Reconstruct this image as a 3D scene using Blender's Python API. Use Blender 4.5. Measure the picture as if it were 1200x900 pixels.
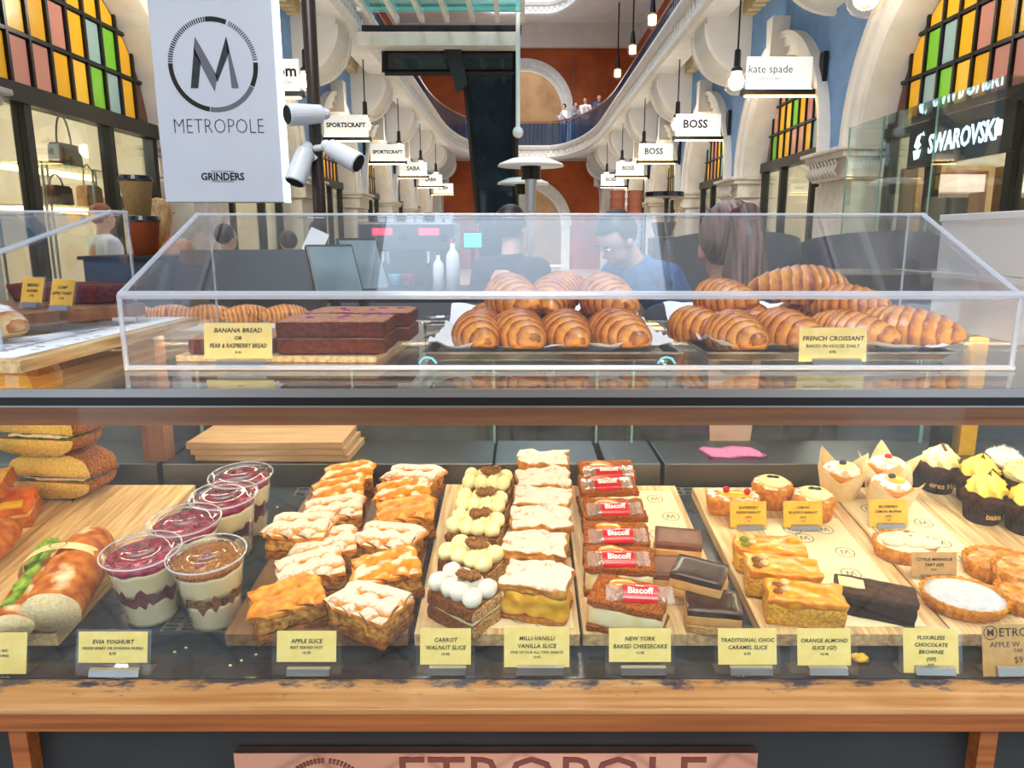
import bpy, bmesh, math, random
from mathutils import Vector, Matrix, Euler, noise
random.seed(7)
for o in list(bpy.data.objects): bpy.data.objects.remove(o, do_unlink=True)
SC = bpy.context.scene
COL = SC.collection
# ------------------------------------------------------------------ camera
H = 1.36                      # eye height above the arcade floor
FPX, PPX = 850.0, 611.0       # focal length and principal point in pixels of the 1200 x 900 frame
TH = math.atan(171 / FPX)     # pitch down
cd_ = bpy.data.cameras.new('camera'); cam = bpy.data.objects.new('camera', cd_); COL.objects.link(cam)
cd_.sensor_width = 36; cd_.lens = 36 * FPX / 1200; cd_.shift_x = -(PPX - 600) / 1200; cd_.clip_start = .02; cd_.clip_end = 200
cam.location = (0, 0, H); cam.rotation_euler = (math.pi / 2 - TH, 0, 0)
SC.camera = cam
# ------------------------------------------------------------------ world, exposure
w = bpy.data.worlds.new('world'); SC.world = w; w.use_nodes = True
bg = w.node_tree.nodes['Background']; bg.inputs[0].default_value = (.70, .84, 1.0, 1); bg.inputs[1].default_value = 1.6
SC.view_settings.view_transform = 'Standard'; SC.view_settings.look = 'None'
SC.view_settings.exposure = .6; SC.view_settings.gamma = 1; SC.view_settings.use_curve_mapping = False
SC.cycles.transparent_max_bounces = 24; SC.cycles.max_bounces = 10; SC.cycles.sample_clamp_indirect = 6
sd = bpy.data.lights.new('skylight_sun', 'SUN'); so = bpy.data.objects.new('skylight_sun', sd); COL.objects.link(so)
sd.energy = 2.3; sd.angle = .6; sd.color = (1, .97, .93); so.rotation_euler = (math.radians(38), math.radians(-10), 0)

# ------------------------------------------------------------------ pixel -> place helpers
cT, sT = math.cos(TH), math.sin(TH)
def ray(px, py):
    u = (450 - py) / FPX
    return Vector(((px - PPX) / FPX, cT + u * sT, -sT + u * cT))
def _abs(v): return Vector((v.x, v.y, v.z + H))
def atX(px, py, X): r = ray(px, py); return _abs(r * (X / r.x))
def atY(px, py, Y): r = ray(px, py); return _abs(r * (Y / r.y))
def atZ(px, py, Z): r = ray(px, py); return _abs(r * ((Z - H) / r.z))      # Z absolute
SL = .131; TILT = math.atan(SL); DY0, DZ0 = .822, H - .494                 # the sloping deck of the case
def deck_z(y, h=0): return DZ0 + SL * (y - DY0) + h
def D(px, py, h):
    r = ray(px, py); k = (DZ0 - H) - SL * DY0 + h
    return _abs(r * (k / (r.z - SL * r.y)))
def deck_rot(rz=0, lean=0): return (Matrix.Rotation(TILT, 3, 'X') @ Matrix.Rotation(rz, 3, 'Z') @ Matrix.Rotation(lean, 3, 'X')).to_euler()

# ------------------------------------------------------------------ materials
def lin(c):
    if isinstance(c, str): c = tuple(int(c[i:i + 2], 16) / 255 for i in (0, 2, 4))
    if TEXK > 1: g = max(c); c = tuple(max(0, g - (g - x) * 1.22) for x in c)      # food colours are rich
    return tuple(x / 12.92 if x <= .04045 else ((x + .055) / 1.055) ** 2.4 for x in c) + (1,)
M = {}
TEXK = 1                                            # grain factor: food is finer than walls
def mat(name, c, c2=None, rough=.5, metal=0, scale=20, detail=4, lo=.35, hi=.65, bump=0, bscale=None, stretch=None, sss=0, coat=0, emit=None, es=0, top=None, topscale=30, toplo=.3, tophi=.55, attr=None, spec=.5, alpha=1, trans=0):
    scale *= TEXK; topscale *= TEXK ** .7; bscale = bscale * TEXK if bscale else None
    m = bpy.data.materials.new(name); m.use_nodes = True; M[name] = m
    nt = m.node_tree; N = nt.nodes; L = nt.links; p = N['Principled BSDF']
    p.inputs['Base Color'].default_value = lin(c); p.inputs['Roughness'].default_value = rough; p.inputs['Metallic'].default_value = metal
    p.inputs['Specular IOR Level'].default_value = spec
    if sss: p.inputs['Subsurface Weight'].default_value = sss; p.inputs['Subsurface Radius'].default_value = (.01, .006, .003); p.inputs['Subsurface Scale'].default_value = .6
    if coat: p.inputs['Coat Weight'].default_value = coat; p.inputs['Coat Roughness'].default_value = .08
    if emit: p.inputs['Emission Color'].default_value = lin(emit); p.inputs['Emission Strength'].default_value = es
    if trans: p.inputs['Transmission Weight'].default_value = trans
    tc = N.new('ShaderNodeTexCoord'); mp = N.new('ShaderNodeMapping'); L.new(tc.outputs['Object'], mp.inputs[0])
    if stretch: mp.inputs['Scale'].default_value = stretch
    out = None
    if c2 or attr:
        if attr:
            src = N.new('ShaderNodeAttribute'); src.attribute_name = attr; so_ = src.outputs['Fac']
            nz = N.new('ShaderNodeTexNoise'); nz.inputs['Scale'].default_value = scale; nz.inputs['Detail'].default_value = detail; L.new(mp.outputs[0], nz.inputs[0])
            ad = N.new('ShaderNodeMath'); ad.operation = 'MULTIPLY_ADD'; L.new(nz.outputs[0], ad.inputs[0]); ad.inputs[1].default_value = .7; ad.inputs[2].default_value = -.35
            a2 = N.new('ShaderNodeMath'); L.new(ad.outputs[0], a2.inputs[0]); L.new(so_, a2.inputs[1]); so_ = a2.outputs[0]
        else:
            nz = N.new('ShaderNodeTexNoise'); nz.inputs['Scale'].default_value = scale; nz.inputs['Detail'].default_value = detail; L.new(mp.outputs[0], nz.inputs[0]); so_ = nz.outputs[0]
        rp = N.new('ShaderNodeValToRGB'); L.new(so_, rp.inputs[0])
        rp.color_ramp.elements[0].position = lo; rp.color_ramp.elements[0].color = lin(c)
        rp.color_ramp.elements[1].position = hi; rp.color_ramp.elements[1].color = lin(c2)
        out = rp.outputs[0]
    if top:                                        # sugar or crumbs that lie on what faces up
        g = N.new('ShaderNodeNewGeometry'); sx = N.new('ShaderNodeSeparateXYZ'); L.new(g.outputs['Normal'], sx.inputs[0])
        n2 = N.new('ShaderNodeTexNoise'); n2.inputs['Scale'].default_value = topscale; n2.inputs['Detail'].default_value = 6; L.new(tc.outputs['Object'], n2.inputs[0])
        ml = N.new('ShaderNodeMath'); ml.operation = 'MULTIPLY'; L.new(sx.outputs[2], ml.inputs[0]); L.new(n2.outputs[0], ml.inputs[1])
        mr = N.new('ShaderNodeMapRange'); L.new(ml.outputs[0], mr.inputs[0]); mr.inputs[1].default_value = toplo; mr.inputs[2].default_value = tophi
        mx = N.new('ShaderNodeMix'); mx.data_type = 'RGBA'; L.new(mr.outputs[0], mx.inputs[0])
        if out: L.new(out, mx.inputs[6])
        else: mx.inputs[6].default_value = lin(c)
        mx.inputs[7].default_value = lin(top); out = mx.outputs[2]
    if out: L.new(out, p.inputs['Base Color'])
    if bump:
        n3 = N.new('ShaderNodeTexNoise'); n3.inputs['Scale'].default_value = bscale or scale; n3.inputs['Detail'].default_value = 5; L.new(mp.outputs[0], n3.inputs[0])
        b = N.new('ShaderNodeBump'); b.inputs['Strength'].default_value = bump; b.inputs['Distance'].default_value = .004 / max(1, TEXK * .6); L.new(n3.outputs[0], b.inputs['Height']); L.new(b.outputs[0], p.inputs['Normal'])
    return m
def clear(name, tint='ffffff', haze=.03, refl=1.0, rough=.02, hz='ffffff', ior=1.45):
    """thin clear sheet: see-through, mirror by Fresnel, a little haze"""
    m = bpy.data.materials.new(name); m.use_nodes = True; M[name] = m
    nt = m.node_tree; N = nt.nodes; L = nt.links; N.remove(N['Principled BSDF']); o = N['Material Output']
    t = N.new('ShaderNodeBsdfTransparent'); t.inputs[0].default_value = lin(tint)
    g = N.new('ShaderNodeBsdfGlossy'); g.inputs['Roughness'].default_value = rough; g.inputs[0].default_value = (refl, refl, refl, 1)
    d = N.new('ShaderNodeBsdfDiffuse'); d.inputs[0].default_value = lin(hz)
    fr = N.new('ShaderNodeFresnel'); ge = N.new('ShaderNodeNewGeometry'); im = N.new('ShaderNodeMix'); im.inputs[2].default_value = ior; im.inputs[3].default_value = 1 / ior
    L.new(ge.outputs['Backfacing'], im.inputs[0]); L.new(im.outputs[0], fr.inputs[0])          # both faces of the sheet mirror alike
    m1 = N.new('ShaderNodeMixShader'); m1.inputs[0].default_value = haze; L.new(t.outputs[0], m1.inputs[1]); L.new(d.outputs[0], m1.inputs[2])
    m2 = N.new('ShaderNodeMixShader'); L.new(fr.outputs[0], m2.inputs[0]); L.new(m1.outputs[0], m2.inputs[1]); L.new(g.outputs[0], m2.inputs[2])
    L.new(m2.outputs[0], o.inputs[0]); return m
def glow(name, c, s):
    m = bpy.data.materials.new(name); m.use_nodes = True; M[name] = m; p = m.node_tree.nodes['Principled BSDF']
    p.inputs['Base Color'].default_value = lin(c); p.inputs['Emission Color'].default_value = lin(c); p.inputs['Emission Strength'].default_value = s; return m

# ------------------------------------------------------------------ mesh helpers
def box(bm, x0, x1, y0, y1, z0, z1, bev=0):
    r = bmesh.ops.create_cube(bm, size=1); v = r['verts']
    for q in v: q.co = Vector(((x0 + x1) / 2 + q.co.x * (x1 - x0), (y0 + y1) / 2 + q.co.y * (y1 - y0), (z0 + z1) / 2 + q.co.z * (z1 - z0)))
    if bev: bmesh.ops.bevel(bm, geom=list({e for q in v for e in q.link_edges}), offset=bev, segments=2, affect='EDGES', profile=.6)
    return bm
def lathe(bm, prof, seg=24, mod=None, close=True, sy=1):
    """prof: list of (r, z); mod(phi, i, r, z) -> (r, z)"""
    rings = []
    for i, (r, z) in enumerate(prof):
        ring = []
        for k in range(seg):
            a = 2 * math.pi * k / seg
            rr, zz = mod(a, i, r, z) if mod else (r, z)
            ring.append(bm.verts.new((rr * math.cos(a), rr * math.sin(a) * sy, zz)))
        rings.append(ring)
    for A, B in zip(rings, rings[1:]):
        for k in range(seg): bm.faces.new((A[k], A[(k + 1) % seg], B[(k + 1) % seg], B[k]))
    if close:
        bm.faces.new(list(reversed(rings[0]))); bm.faces.new(rings[-1])
    return bm
def tube(bm, pts, r, seg=8, cap=True):
    pts = [Vector(p) for p in pts]; rs = r if isinstance(r, (list, tuple)) else [r] * len(pts); rings = []; ref = None
    for i, p in enumerate(pts):
        t = (pts[min(i + 1, len(pts) - 1)] - pts[max(i - 1, 0)]).normalized()
        if ref is None: ref = Vector((0, 0, 1)) if abs(t.z) < .9 else Vector((1, 0, 0))
        a = t.cross(ref).normalized(); b = a.cross(t).normalized(); ref = b
        rings.append([bm.verts.new(p + (a * math.cos(2 * math.pi * k / seg) + b * math.sin(2 * math.pi * k / seg)) * rs[i]) for k in range(seg)])
    for A, B in zip(rings, rings[1:]):
        for k in range(seg): bm.faces.new((A[k], A[(k + 1) % seg], B[(k + 1) % seg], B[k]))
    if cap: bm.faces.new(list(reversed(rings[0]))); bm.faces.new(rings[-1])
    return bm
def ball(bm, c, r, u=14, v=9, amp=0, freq=1, seed=0):
    r3 = Vector(r) if isinstance(r, (list, tuple)) else Vector((r, r, r))
    g = bmesh.ops.create_uvsphere(bm, u_segments=u, v_segments=v, radius=1)
    for q in g['verts']:
        k = 1 + (amp * noise.noise(q.co * freq + Vector((seed, seed * 2.3, 0))) if amp else 0)
        q.co = Vector((q.co.x * r3.x * k, q.co.y * r3.y * k, q.co.z * r3.z * k)) + Vector(c)
    return bm
def prism(bm, poly, d0, d1, axis='y'):
    """poly of (a, b) pushed along axis; y: (x, z), x: (y, z), z: (x, y)"""
    f = {'y': lambda a, b, d: (a, d, b), 'x': lambda a, b, d: (d, a, b), 'z': lambda a, b, d: (a, b, d)}[axis]
    A = [bm.verts.new(f(a, b, d0)) for a, b in poly]; B = [bm.verts.new(f(a, b, d1)) for a, b in poly]; n = len(poly)
    for i in range(n): bm.faces.new((A[i], A[(i + 1) % n], B[(i + 1) % n], B[i]))
    bm.faces.new(list(reversed(A))); bm.faces.new(B); bmesh.ops.recalc_face_normals(bm, faces=bm.faces); return bm
def block(sx, sy, sz, cuts=7, r=.004, amp=.0015, freq=60, seed=0, bm=None, z0=0, c=(0, 0), taper=1, skew=None):
    """lumpy rounded block standing on z0"""
    out = bm or bmesh.new(); b = bmesh.new()
    bmesh.ops.create_cube(b, size=2); bmesh.ops.subdivide_edges(b, edges=b.edges[:], cuts=cuts, use_grid_fill=True)
    h = Vector((sx / 2, sy / 2, sz / 2)); r = min(r * .7, h.x, h.y, h.z)
    for q in b.verts:
        p = Vector((q.co.x * h.x, q.co.y * h.y, q.co.z * h.z))
        s = Vector([max(-(h[i] - r), min(h[i] - r, p[i])) for i in range(3)]); d = p - s
        if d.length > 1e-9: p = s + d.normalized() * r
        if amp:
            nv = noise.noise_vector(p * freq + Vector((seed * 3.7, seed * 1.3, seed))); p += nv * amp
        k = 1 + (taper - 1) * (p.z / (2 * h.z) + .5)
        p.x *= k; p.y *= k
        q.co = p + Vector((c[0], c[1], z0 + h.z))
        if skew: q.co = skew(q.co)
    me = bpy.data.meshes.new('t'); b.to_mesh(me); b.free(); out.from_mesh(me); bpy.data.meshes.remove(me); return out
def obj(name, bm, m, parent=None, loc=(0, 0, 0), rot=(0, 0, 0), smooth=False, pick=None, kind=None):
    me = bm if isinstance(bm, bpy.types.Mesh) else bpy.data.meshes.new(name)
    if me is not bm:
        if smooth:
            for f in bm.faces: f.smooth = True
        if pick:
            bm.normal_update()
            for f in bm.faces: f.material_index = pick(f)
        bm.to_mesh(me); bm.free()
        for k in (m if isinstance(m, (list, tuple)) else [m]): me.materials.append(M[k] if isinstance(k, str) else k)
    o = bpy.data.objects.new(name, me); COL.objects.link(o); o.parent = parent; o.location = loc; o.rotation_euler = rot
    if kind: o['kind'] = kind
    return o
def tag(o, label, cat, group=None, kind=None):
    o['label'] = label; o['category'] = cat
    if group: o['group'] = group
    if kind: o['kind'] = kind
    return o
def thing(name, label, cat, loc=(0, 0, 0), rot=(0, 0, 0), group=None, kind=None):
    o = bpy.data.objects.new(name, None); COL.objects.link(o); o.empty_display_size = .05
    o.location = loc; o.rotation_euler = rot; return tag(o, label, cat, group, kind)
def nb(): return bmesh.new()
_tc = {}
def text(body, size, m, parent, loc, rot=(math.pi / 2, 0, 0), align='CENTER', bold=0, ext=.0002, name='lettering', sx=1, shear=0, sp=1):
    key = (body, size, m, align, bold, ext, sx, shear, sp)
    if key not in _tc:
        c = bpy.data.curves.new('lettering', 'FONT'); c.body = body; c.size = size; c.align_x = align; c.align_y = 'CENTER'
        c.extrude = ext; c.offset = bold; c.resolution_u = 2; c.shear = shear; c.space_character = sp
        o = bpy.data.objects.new('t', c); me = bpy.data.meshes.new_from_object(o); bpy.data.objects.remove(o); bpy.data.curves.remove(c)
        if sx != 1:
            for v in me.vertices: v.co.x *= sx
        me.materials.clear(); me.materials.append(M[m]); me.name = 'lettering'; _tc[key] = me
    return obj(name, _tc[key], m, parent, loc, rot)
ORD = ['first', 'second', 'third', 'fourth', 'fifth', 'sixth', 'seventh', 'eighth', 'ninth', 'tenth', 'eleventh', 'twelfth']

# ------------------------------------------------------------------ palette
mat('wood_rim', 'a8713f', 'c99a66', rough=.35, scale=3.5, stretch=(1.2, 30, 30), bump=.15, lo=.3, hi=.7)
mat('wood_face', '86461c', 'a8602a', rough=.38, scale=3.5, stretch=(1, 26, 40), bump=.1)
mat('wood_board', 'b98a54', 'ecd09a', rough=.5, scale=6, stretch=(22, 1.6, 22), bump=.12, lo=.3, hi=.68)
mat('wood_board_x', '9a7a58', 'bb9a76', rough=.5, scale=5, stretch=(1.6, 22, 22), bump=.12, lo=.3, hi=.68)
mat('wood_board_dark', '6e4a2c', '8f6640', rough=.5, scale=6, stretch=(20, 1.6, 20), bump=.12)
mat('wood_post', '7a4f34', '93653f', rough=.4, scale=4, stretch=(20, 20, 1), bump=.1)
mat('dark_panel', '1d2227', '272d31', rough=.55, scale=9, bump=.1)
mat('deck_stone', '1c2530', '313d4b', rough=.22, scale=14, bump=.05, spec=.6)
mat('metal', 'b4b6ba', rough=.28, metal=1); mat('metal_dark', '6f757c', rough=.35, metal=1)
mat('tray_metal', '8d8f93', '5a5754', rough=.32, metal=1, scale=25)
mat('black', '0b0c10', rough=.3); mat('black_matt', '14151a', rough=.7); mat('charcoal', '2a2d33', '3a3e46', rough=.6, scale=30)
mat('white_plastic', 'eef0f3', rough=.35); mat('white_paper', 'f4f4f3', 'e6e8ec', rough=.8, scale=12, bump=.25, bscale=25)
mat('card', 'f0dc8e', 'ead27c', rough=.75, scale=60); mat('card_gold', 'edb93a', 'e2aa2c', rough=.75, scale=60); mat('kraft', 'c9a067', 'bd9158', rough=.8, scale=80, bump=.1)
mat('ink', '1d1a18', rough=.7); mat('ink_grey', '6f7178', rough=.7); mat('ink_soft', '5c4a30', rough=.7)
mat('copper', 'eeb9a6', 'e6ad98', rough=.06, metal=1, scale=3); mat('copper_dark', '8a5046', rough=.4, metal=.6)
clear('glass', 'fbfefd', haze=.003); clear('acrylic', 'fdfeff', haze=.014, hz='dfe4f8'); clear('pet', 'fdfdff', haze=.012, ior=1.35)
clear('acrylic_edge', 'e8ecf4', haze=.42, hz='eef2fb', rough=.1); clear('glass_edge', 'bfe0d8', haze=.45, hz='9ccbc2')
clear('shop_glass', 'e4ece6', haze=.012, refl=.9, ior=1.6); clear('dark_glass', '454c55', haze=.02, ior=1.7, hz='333333'); clear('globe_glass', 'fbf7f0', haze=.012, hz='fff3e0')
clear('wrap', 'fdf3e8', haze=.12, rough=.12, ior=1.6)
glow('led_warm', 'ffd58a', 9); glow('led_white', 'e8f6ff', 4); glow('bulb', 'ffdca8', 16); glow('screen_blue', '6c6cff', 1.2); glow('screen_red', 'ff2840', 3); glow('screen_teal', '3fc7a8', 1.0); glow('sign_cyan', 'd2f6ff', 1.5); glow('sign_white', 'f4fbff', 2.2)
def worn(name, dark, y0, y1):
    """scuffed dark finish left along the inner edge of the rim"""
    m = M[name]; nt = m.node_tree; N = nt.nodes; L = nt.links; p = N['Principled BSDF']; src = p.inputs['Base Color'].links[0].from_socket
    tc = N.new('ShaderNodeTexCoord'); sx = N.new('ShaderNodeSeparateXYZ'); L.new(tc.outputs['Object'], sx.inputs[0])
    mp = N.new('ShaderNodeMapping'); mp.inputs['Scale'].default_value = (1, 2.2, 1); L.new(tc.outputs['Object'], mp.inputs[0])
    nz = N.new('ShaderNodeTexNoise'); nz.inputs['Scale'].default_value = 26; nz.inputs['Detail'].default_value = 13; nz.inputs['Roughness'].default_value = .72; L.new(mp.outputs[0], nz.inputs[0])
    mr = N.new('ShaderNodeMapRange'); L.new(sx.outputs[1], mr.inputs[0]); mr.inputs[1].default_value = y0; mr.inputs[2].default_value = y1; mr.inputs[3].default_value = -.26; mr.inputs[4].default_value = .07
    ad = N.new('ShaderNodeMath'); L.new(mr.outputs[0], ad.inputs[0]); L.new(nz.outputs[0], ad.inputs[1])
    st = N.new('ShaderNodeMapRange'); L.new(ad.outputs[0], st.inputs[0]); st.inputs[1].default_value = .49; st.inputs[2].default_value = .60
    mx = N.new('ShaderNodeMix'); mx.data_type = 'RGBA'; L.new(st.outputs[0], mx.inputs[0]); L.new(src, mx.inputs[6]); mx.inputs[7].default_value = lin(dark); L.new(mx.outputs[2], p.inputs['Base Color'])
worn('wood_rim', '36384a', -.012, .040)
# ================================================================== the display counter
XL, XR = -1.25, 1.25
FLOORF = H - .505                                   # flat strip behind the front glass
cn = thing('display_counter', 'long glass-fronted cafe display counter with worn timber rim and dark base', 'counter', (0, .72, 0))
def cpart(name, bm, m, **k):                        # parts are written in world coordinates, stored from the root at the base
    for v in bm.verts: v.co.y -= .72
    return obj(name, bm, m, cn, **k)
b = nb(); box(b, XL, XR, .735, 1.40, 0.0, H - .535); cpart('base_panel', b, 'dark_panel')
for x0, x1 in ((-.572, -.552), (.512, .532)):
    b = nb(); box(b, x0, x1, .716, .7345, 0, H - .533); cpart('post', b, 'wood_face')
b = nb(); box(b, XL, XR, .706, .764, H - .512, H - .505, .003); cpart('rim_top', b, 'wood_rim')
b = nb(); box(b, XL, XR, .708, .764, H - .5335, H - .5125, .001); cpart('rim_face', b, 'wood_face')
b = nb(); box(b, XL, XR, .764, .838, H - .530, FLOORF); cpart('front_shelf', b, 'deck_stone')
b = nb(); prism(b, [(.838, H - .53), (1.245, H - .53), (1.245, deck_z(1.245)), (.838, deck_z(.838))], XL, XR, 'x'); cpart('deck', b, 'deck_stone')
def slot_plate(x0, x1, y0, y1, n, rows):
    b = nb(); box(b, x0, x1, y0, y1, 0, .0012)
    for v in b.verts: v.co.z += deck_z(v.co.y)
    pl = cpart('vent_plate', b, 'metal')
    for r in range(rows):
        for i in range(n):
            xa = x0 + (x1 - x0) * (i + .15) / n; xb = x0 + (x1 - x0) * (i + .85) / n
            ya = y0 + (y1 - y0) * (r + .22) / rows; yb = y0 + (y1 - y0) * (r + .74) / rows
            b = nb(); box(b, xa, xb, ya, yb, .0010, .0020)
            for v in b.verts: v.co.z += deck_z(v.co.y); v.co.y -= .72
            obj('slot', b, 'black_matt', pl)
slot_plate(-.46, -.30, .842, .872, 7, 4); slot_plate(-.40, -.24, 1.205, 1.24, 7, 2); slot_plate(.17, .45, 1.212, 1.238, 12, 2)
LEDGE = H - .397
for x0, x1 in ((XL, -.655), (-.645, -.052), (-.048, .14), (.152, .25), (.257, 1.25)):
    b = nb(); box(b, x0, x1, 1.247, 1.40, H - .53, LEDGE, .002); cpart('rear_ledge', b, 'metal_dark')
b = nb(); box(b, -.684, -.645, 1.262, 1.30, LEDGE, H - .162); cpart('timber_post', b, 'wood_post')
b = nb(); box(b, .815, .845, 1.30, 1.33, LEDGE, H - .162); cpart('brass_post', b, 'card_gold')
b = nb(); box(b, .775, .80, 1.30, 1.33, LEDGE, H - .162); cpart('steel_post', b, 'black')
b = nb(); box(b, -.935, -.90, 1.02, 1.05, deck_z(1.02), H - .162); cpart('timber_post', b, 'wood_post')
b = nb(); box(b, XL, XR, .766, .79, H - .2, H - .1725); cpart('timber_rail', b, 'wood_face')
b = nb(); box(b, XL, XR, .7905, .794, H - .1995, H - .190); cpart('light_strip', b, 'led_warm')
b = nb(); box(b, XL, XR, .752, .758, FLOORF, H - .1735); cpart('front_glass', b, 'glass')
b = nb(); box(b, XL, XR, .7478, .7520, H - .1735, H - .1650); cpart('glass_band', b, 'black')
b = nb(); box(b, XL, XR, .7525, 1.40, H - .162, H - .156); cpart('top_glass', b, 'glass')
b = nb(); box(b, XL, XR, .7480, .7522, H - .1648, H - .1562); cpart('reflection_strip', b, 'metal')  # metal strip put in for the pale reflection above the black band
b = nb(); box(b, XL, XR, .7470, .7519, H - .1755, H - .1738); cpart('steel_bead', b, 'metal')
for x0, x1 in ((XL, -.64), (-.66, -.05), (-.06, .22), (.21, .80), (.80, XR)):
    b = nb(); box(b, x0, x1, 1.384, 1.388, LEDGE + .001, H - .163); cpart('rear_glass_door', b, 'glass')
for x in (-.63, -.33, -.055, .145, .215, .785):
    b = nb(); box(b, x, x + .004, 1.378, 1.3835, LEDGE + .001, H - .163); cpart('door_edge', b, 'glass_edge')
SHELF = H - .156
# warm strip lamps of the case
for nm, y, z, e, rx in (('case_strip_light', .80, H - .186, 2.4, 40), ('case_strip_light', 1.30, H - .175, 4.6, -22)):
    l = bpy.data.lights.new(nm, 'AREA'); l.shape = 'RECTANGLE'; l.size = 2.4; l.size_y = .02; l.energy = e; l.color = (1, .80, .52)
    lo = bpy.data.objects.new(nm, l); COL.objects.link(lo); lo.location = (0, y, z); lo.rotation_euler = (math.radians(rx), 0, 0)

# the mirrored copper sign on the base, letters etched
sg = thing('counter_sign', 'mirror-polished copper name sign fixed to the dark counter base', 'sign', (-.029, .7345, H - .571 - .16))
b = nb(); box(b, -.297, .297, -.0125, -.001, 0, .16, .001); obj('plate', b, 'copper', sg)
b = nb()
for k in range(72):
    a = 2 * math.pi * k / 72
    if k % 9 == 8: continue
    r0, r1 = .047, .053
    p = [(r0, a), (r1, a), (r1, a + .06), (r0, a + .06)]
    b.faces.new([b.verts.new((r * math.cos(t), 0, r * math.sin(t))) for r, t in p])
obj('emblem_ring', b, 'copper_dark', sg, (-.195, -.0132, .100))
text('M', .075, 'copper_dark', sg, (-.195, -.0130, .098))
text('ETROPOLE', .072, 'copper_dark', sg, (-.115, -.0130, .127), align='LEFT', sx=1.02)

# ================================================================== boards on the deck
def board(x0, x1, y0, y1, label, m='wood_board', th=.018, rz=0, seam=True, group='boards on the deck'):
    cx, cy = (x0 + x1) / 2, (y0 + y1) / 2
    t = thing('serving_board', label, 'board', (cx, cy, deck_z(cy, .0005)), deck_rot(rz))
    hw, hl = (x1 - x0) / 2, (y1 - y0) / 2 / math.cos(TILT)
    n = 3 if seam else 1
    for i in range(n):
        xa = -hw + 2 * hw * i / n; xb = -hw + 2 * hw * (i + 1) / n
        b = nb(); box(b, xa + (.0002 if i else 0), xb, -hl, hl, 0, th, .0012)
        for v in b.verts: v.co.x += 0
        o = obj('plank', b, m, t)
    return t
board(-.132, .072, .815, 1.217, 'pale timber board under the carrot and vanilla slices')
board(.076, .269, .815, 1.212, 'pale timber board under the cheesecakes and caramel slices')
board(.297, .53, .815, 1.205, 'timber board under the orange slices and brownie')
board(.533, .79, .815, 1.205, 'timber board under the tarts and cupcakes at the right')
board(-.752, -.572, .815, 1.215, 'long timber board under the cut baguette roll beside the yoghurt cups')
board(-.95, -.757, .815, 1.16, 'timber board under the whole baguette at the left edge')
board(-.365, -.14, .815, 1.20, 'darker timber board under the apple slices', 'wood_board_dark')
# papers with round emblems on the boards
def paper(cx, cy, w_, l_, label, stamps, rz=0, h=.0188):
    t = thing('printed_paper', label, 'paper', (cx, cy, deck_z(cy, h)), deck_rot(rz))
    b = nb(); box(b, -w_ / 2, w_ / 2, -l_ / 2, l_ / 2, 0, .0005); obj('sheet', b, 'paper_cream', t)
    for sx_, sy_ in stamps:
        b = nb()
        for k in range(28):
            a0, a1 = 2 * math.pi * k / 28, 2 * math.pi * (k + 1) / 28
            b.faces.new([b.verts.new((r * math.cos(a), r * math.sin(a), 0)) for r, a in ((.0125, a0), (.0136, a0), (.0136, a1), (.0125, a1))])
        for p0, p1 in (((-.006, -.006), (-.004, .006)), ((-.004, .006), (0, -.004)), ((0, -.004), (.004, .006)), ((.004, .006), (.006, -.006))):
            d = Vector((p1[0] - p0[0], p1[1] - p0[1])).normalized() * .0006; n_ = Vector((-d.y, d.x))
            b.faces.new([b.verts.new((p[0] + s * n_.x, p[1] + s * n_.y, 0)) for p, s in ((p0, -1), (p1, -1), (p1, 1), (p0, 1))])
        obj('emblem', b, 'ink', t, (sx_, sy_, .0008))
mat('paper_cream', 'f0dfb8', 'ead5a8', rough=.8, scale=10)
paper(.215, 1.03, .085, .32, 'stamped paper under the caramel slices', [(.01, .13), (.025, .07), (-.005, .015), (.02, -.06), (-.01, -.13), (.03, -.14)])
paper(.44, .96, .13, .27, 'stamped paper beside the orange slices', [(.03, .10), (-.01, .075), (.035, .035), (-.02, .10), (.02, -.02), (.04, -.10)])
paper(.60, 1.02, .125, .28, 'stamped paper under the citrus tart', [(.0, .10), (.035, .06), (-.03, .105), (.03, .0), (-.04, .04), (.0, -.11), (.04, -.04)])
paper(.68, .88, .10, .11, 'stamped paper under the pear tarts', [(-.03, .02), (.02, -.03), (-.03, -.03)])
paper(.0, .86, .13, .075, 'stamped paper under the front vanilla slice', [(.0, -.015), (.04, .01), (.03, -.025)])

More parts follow.
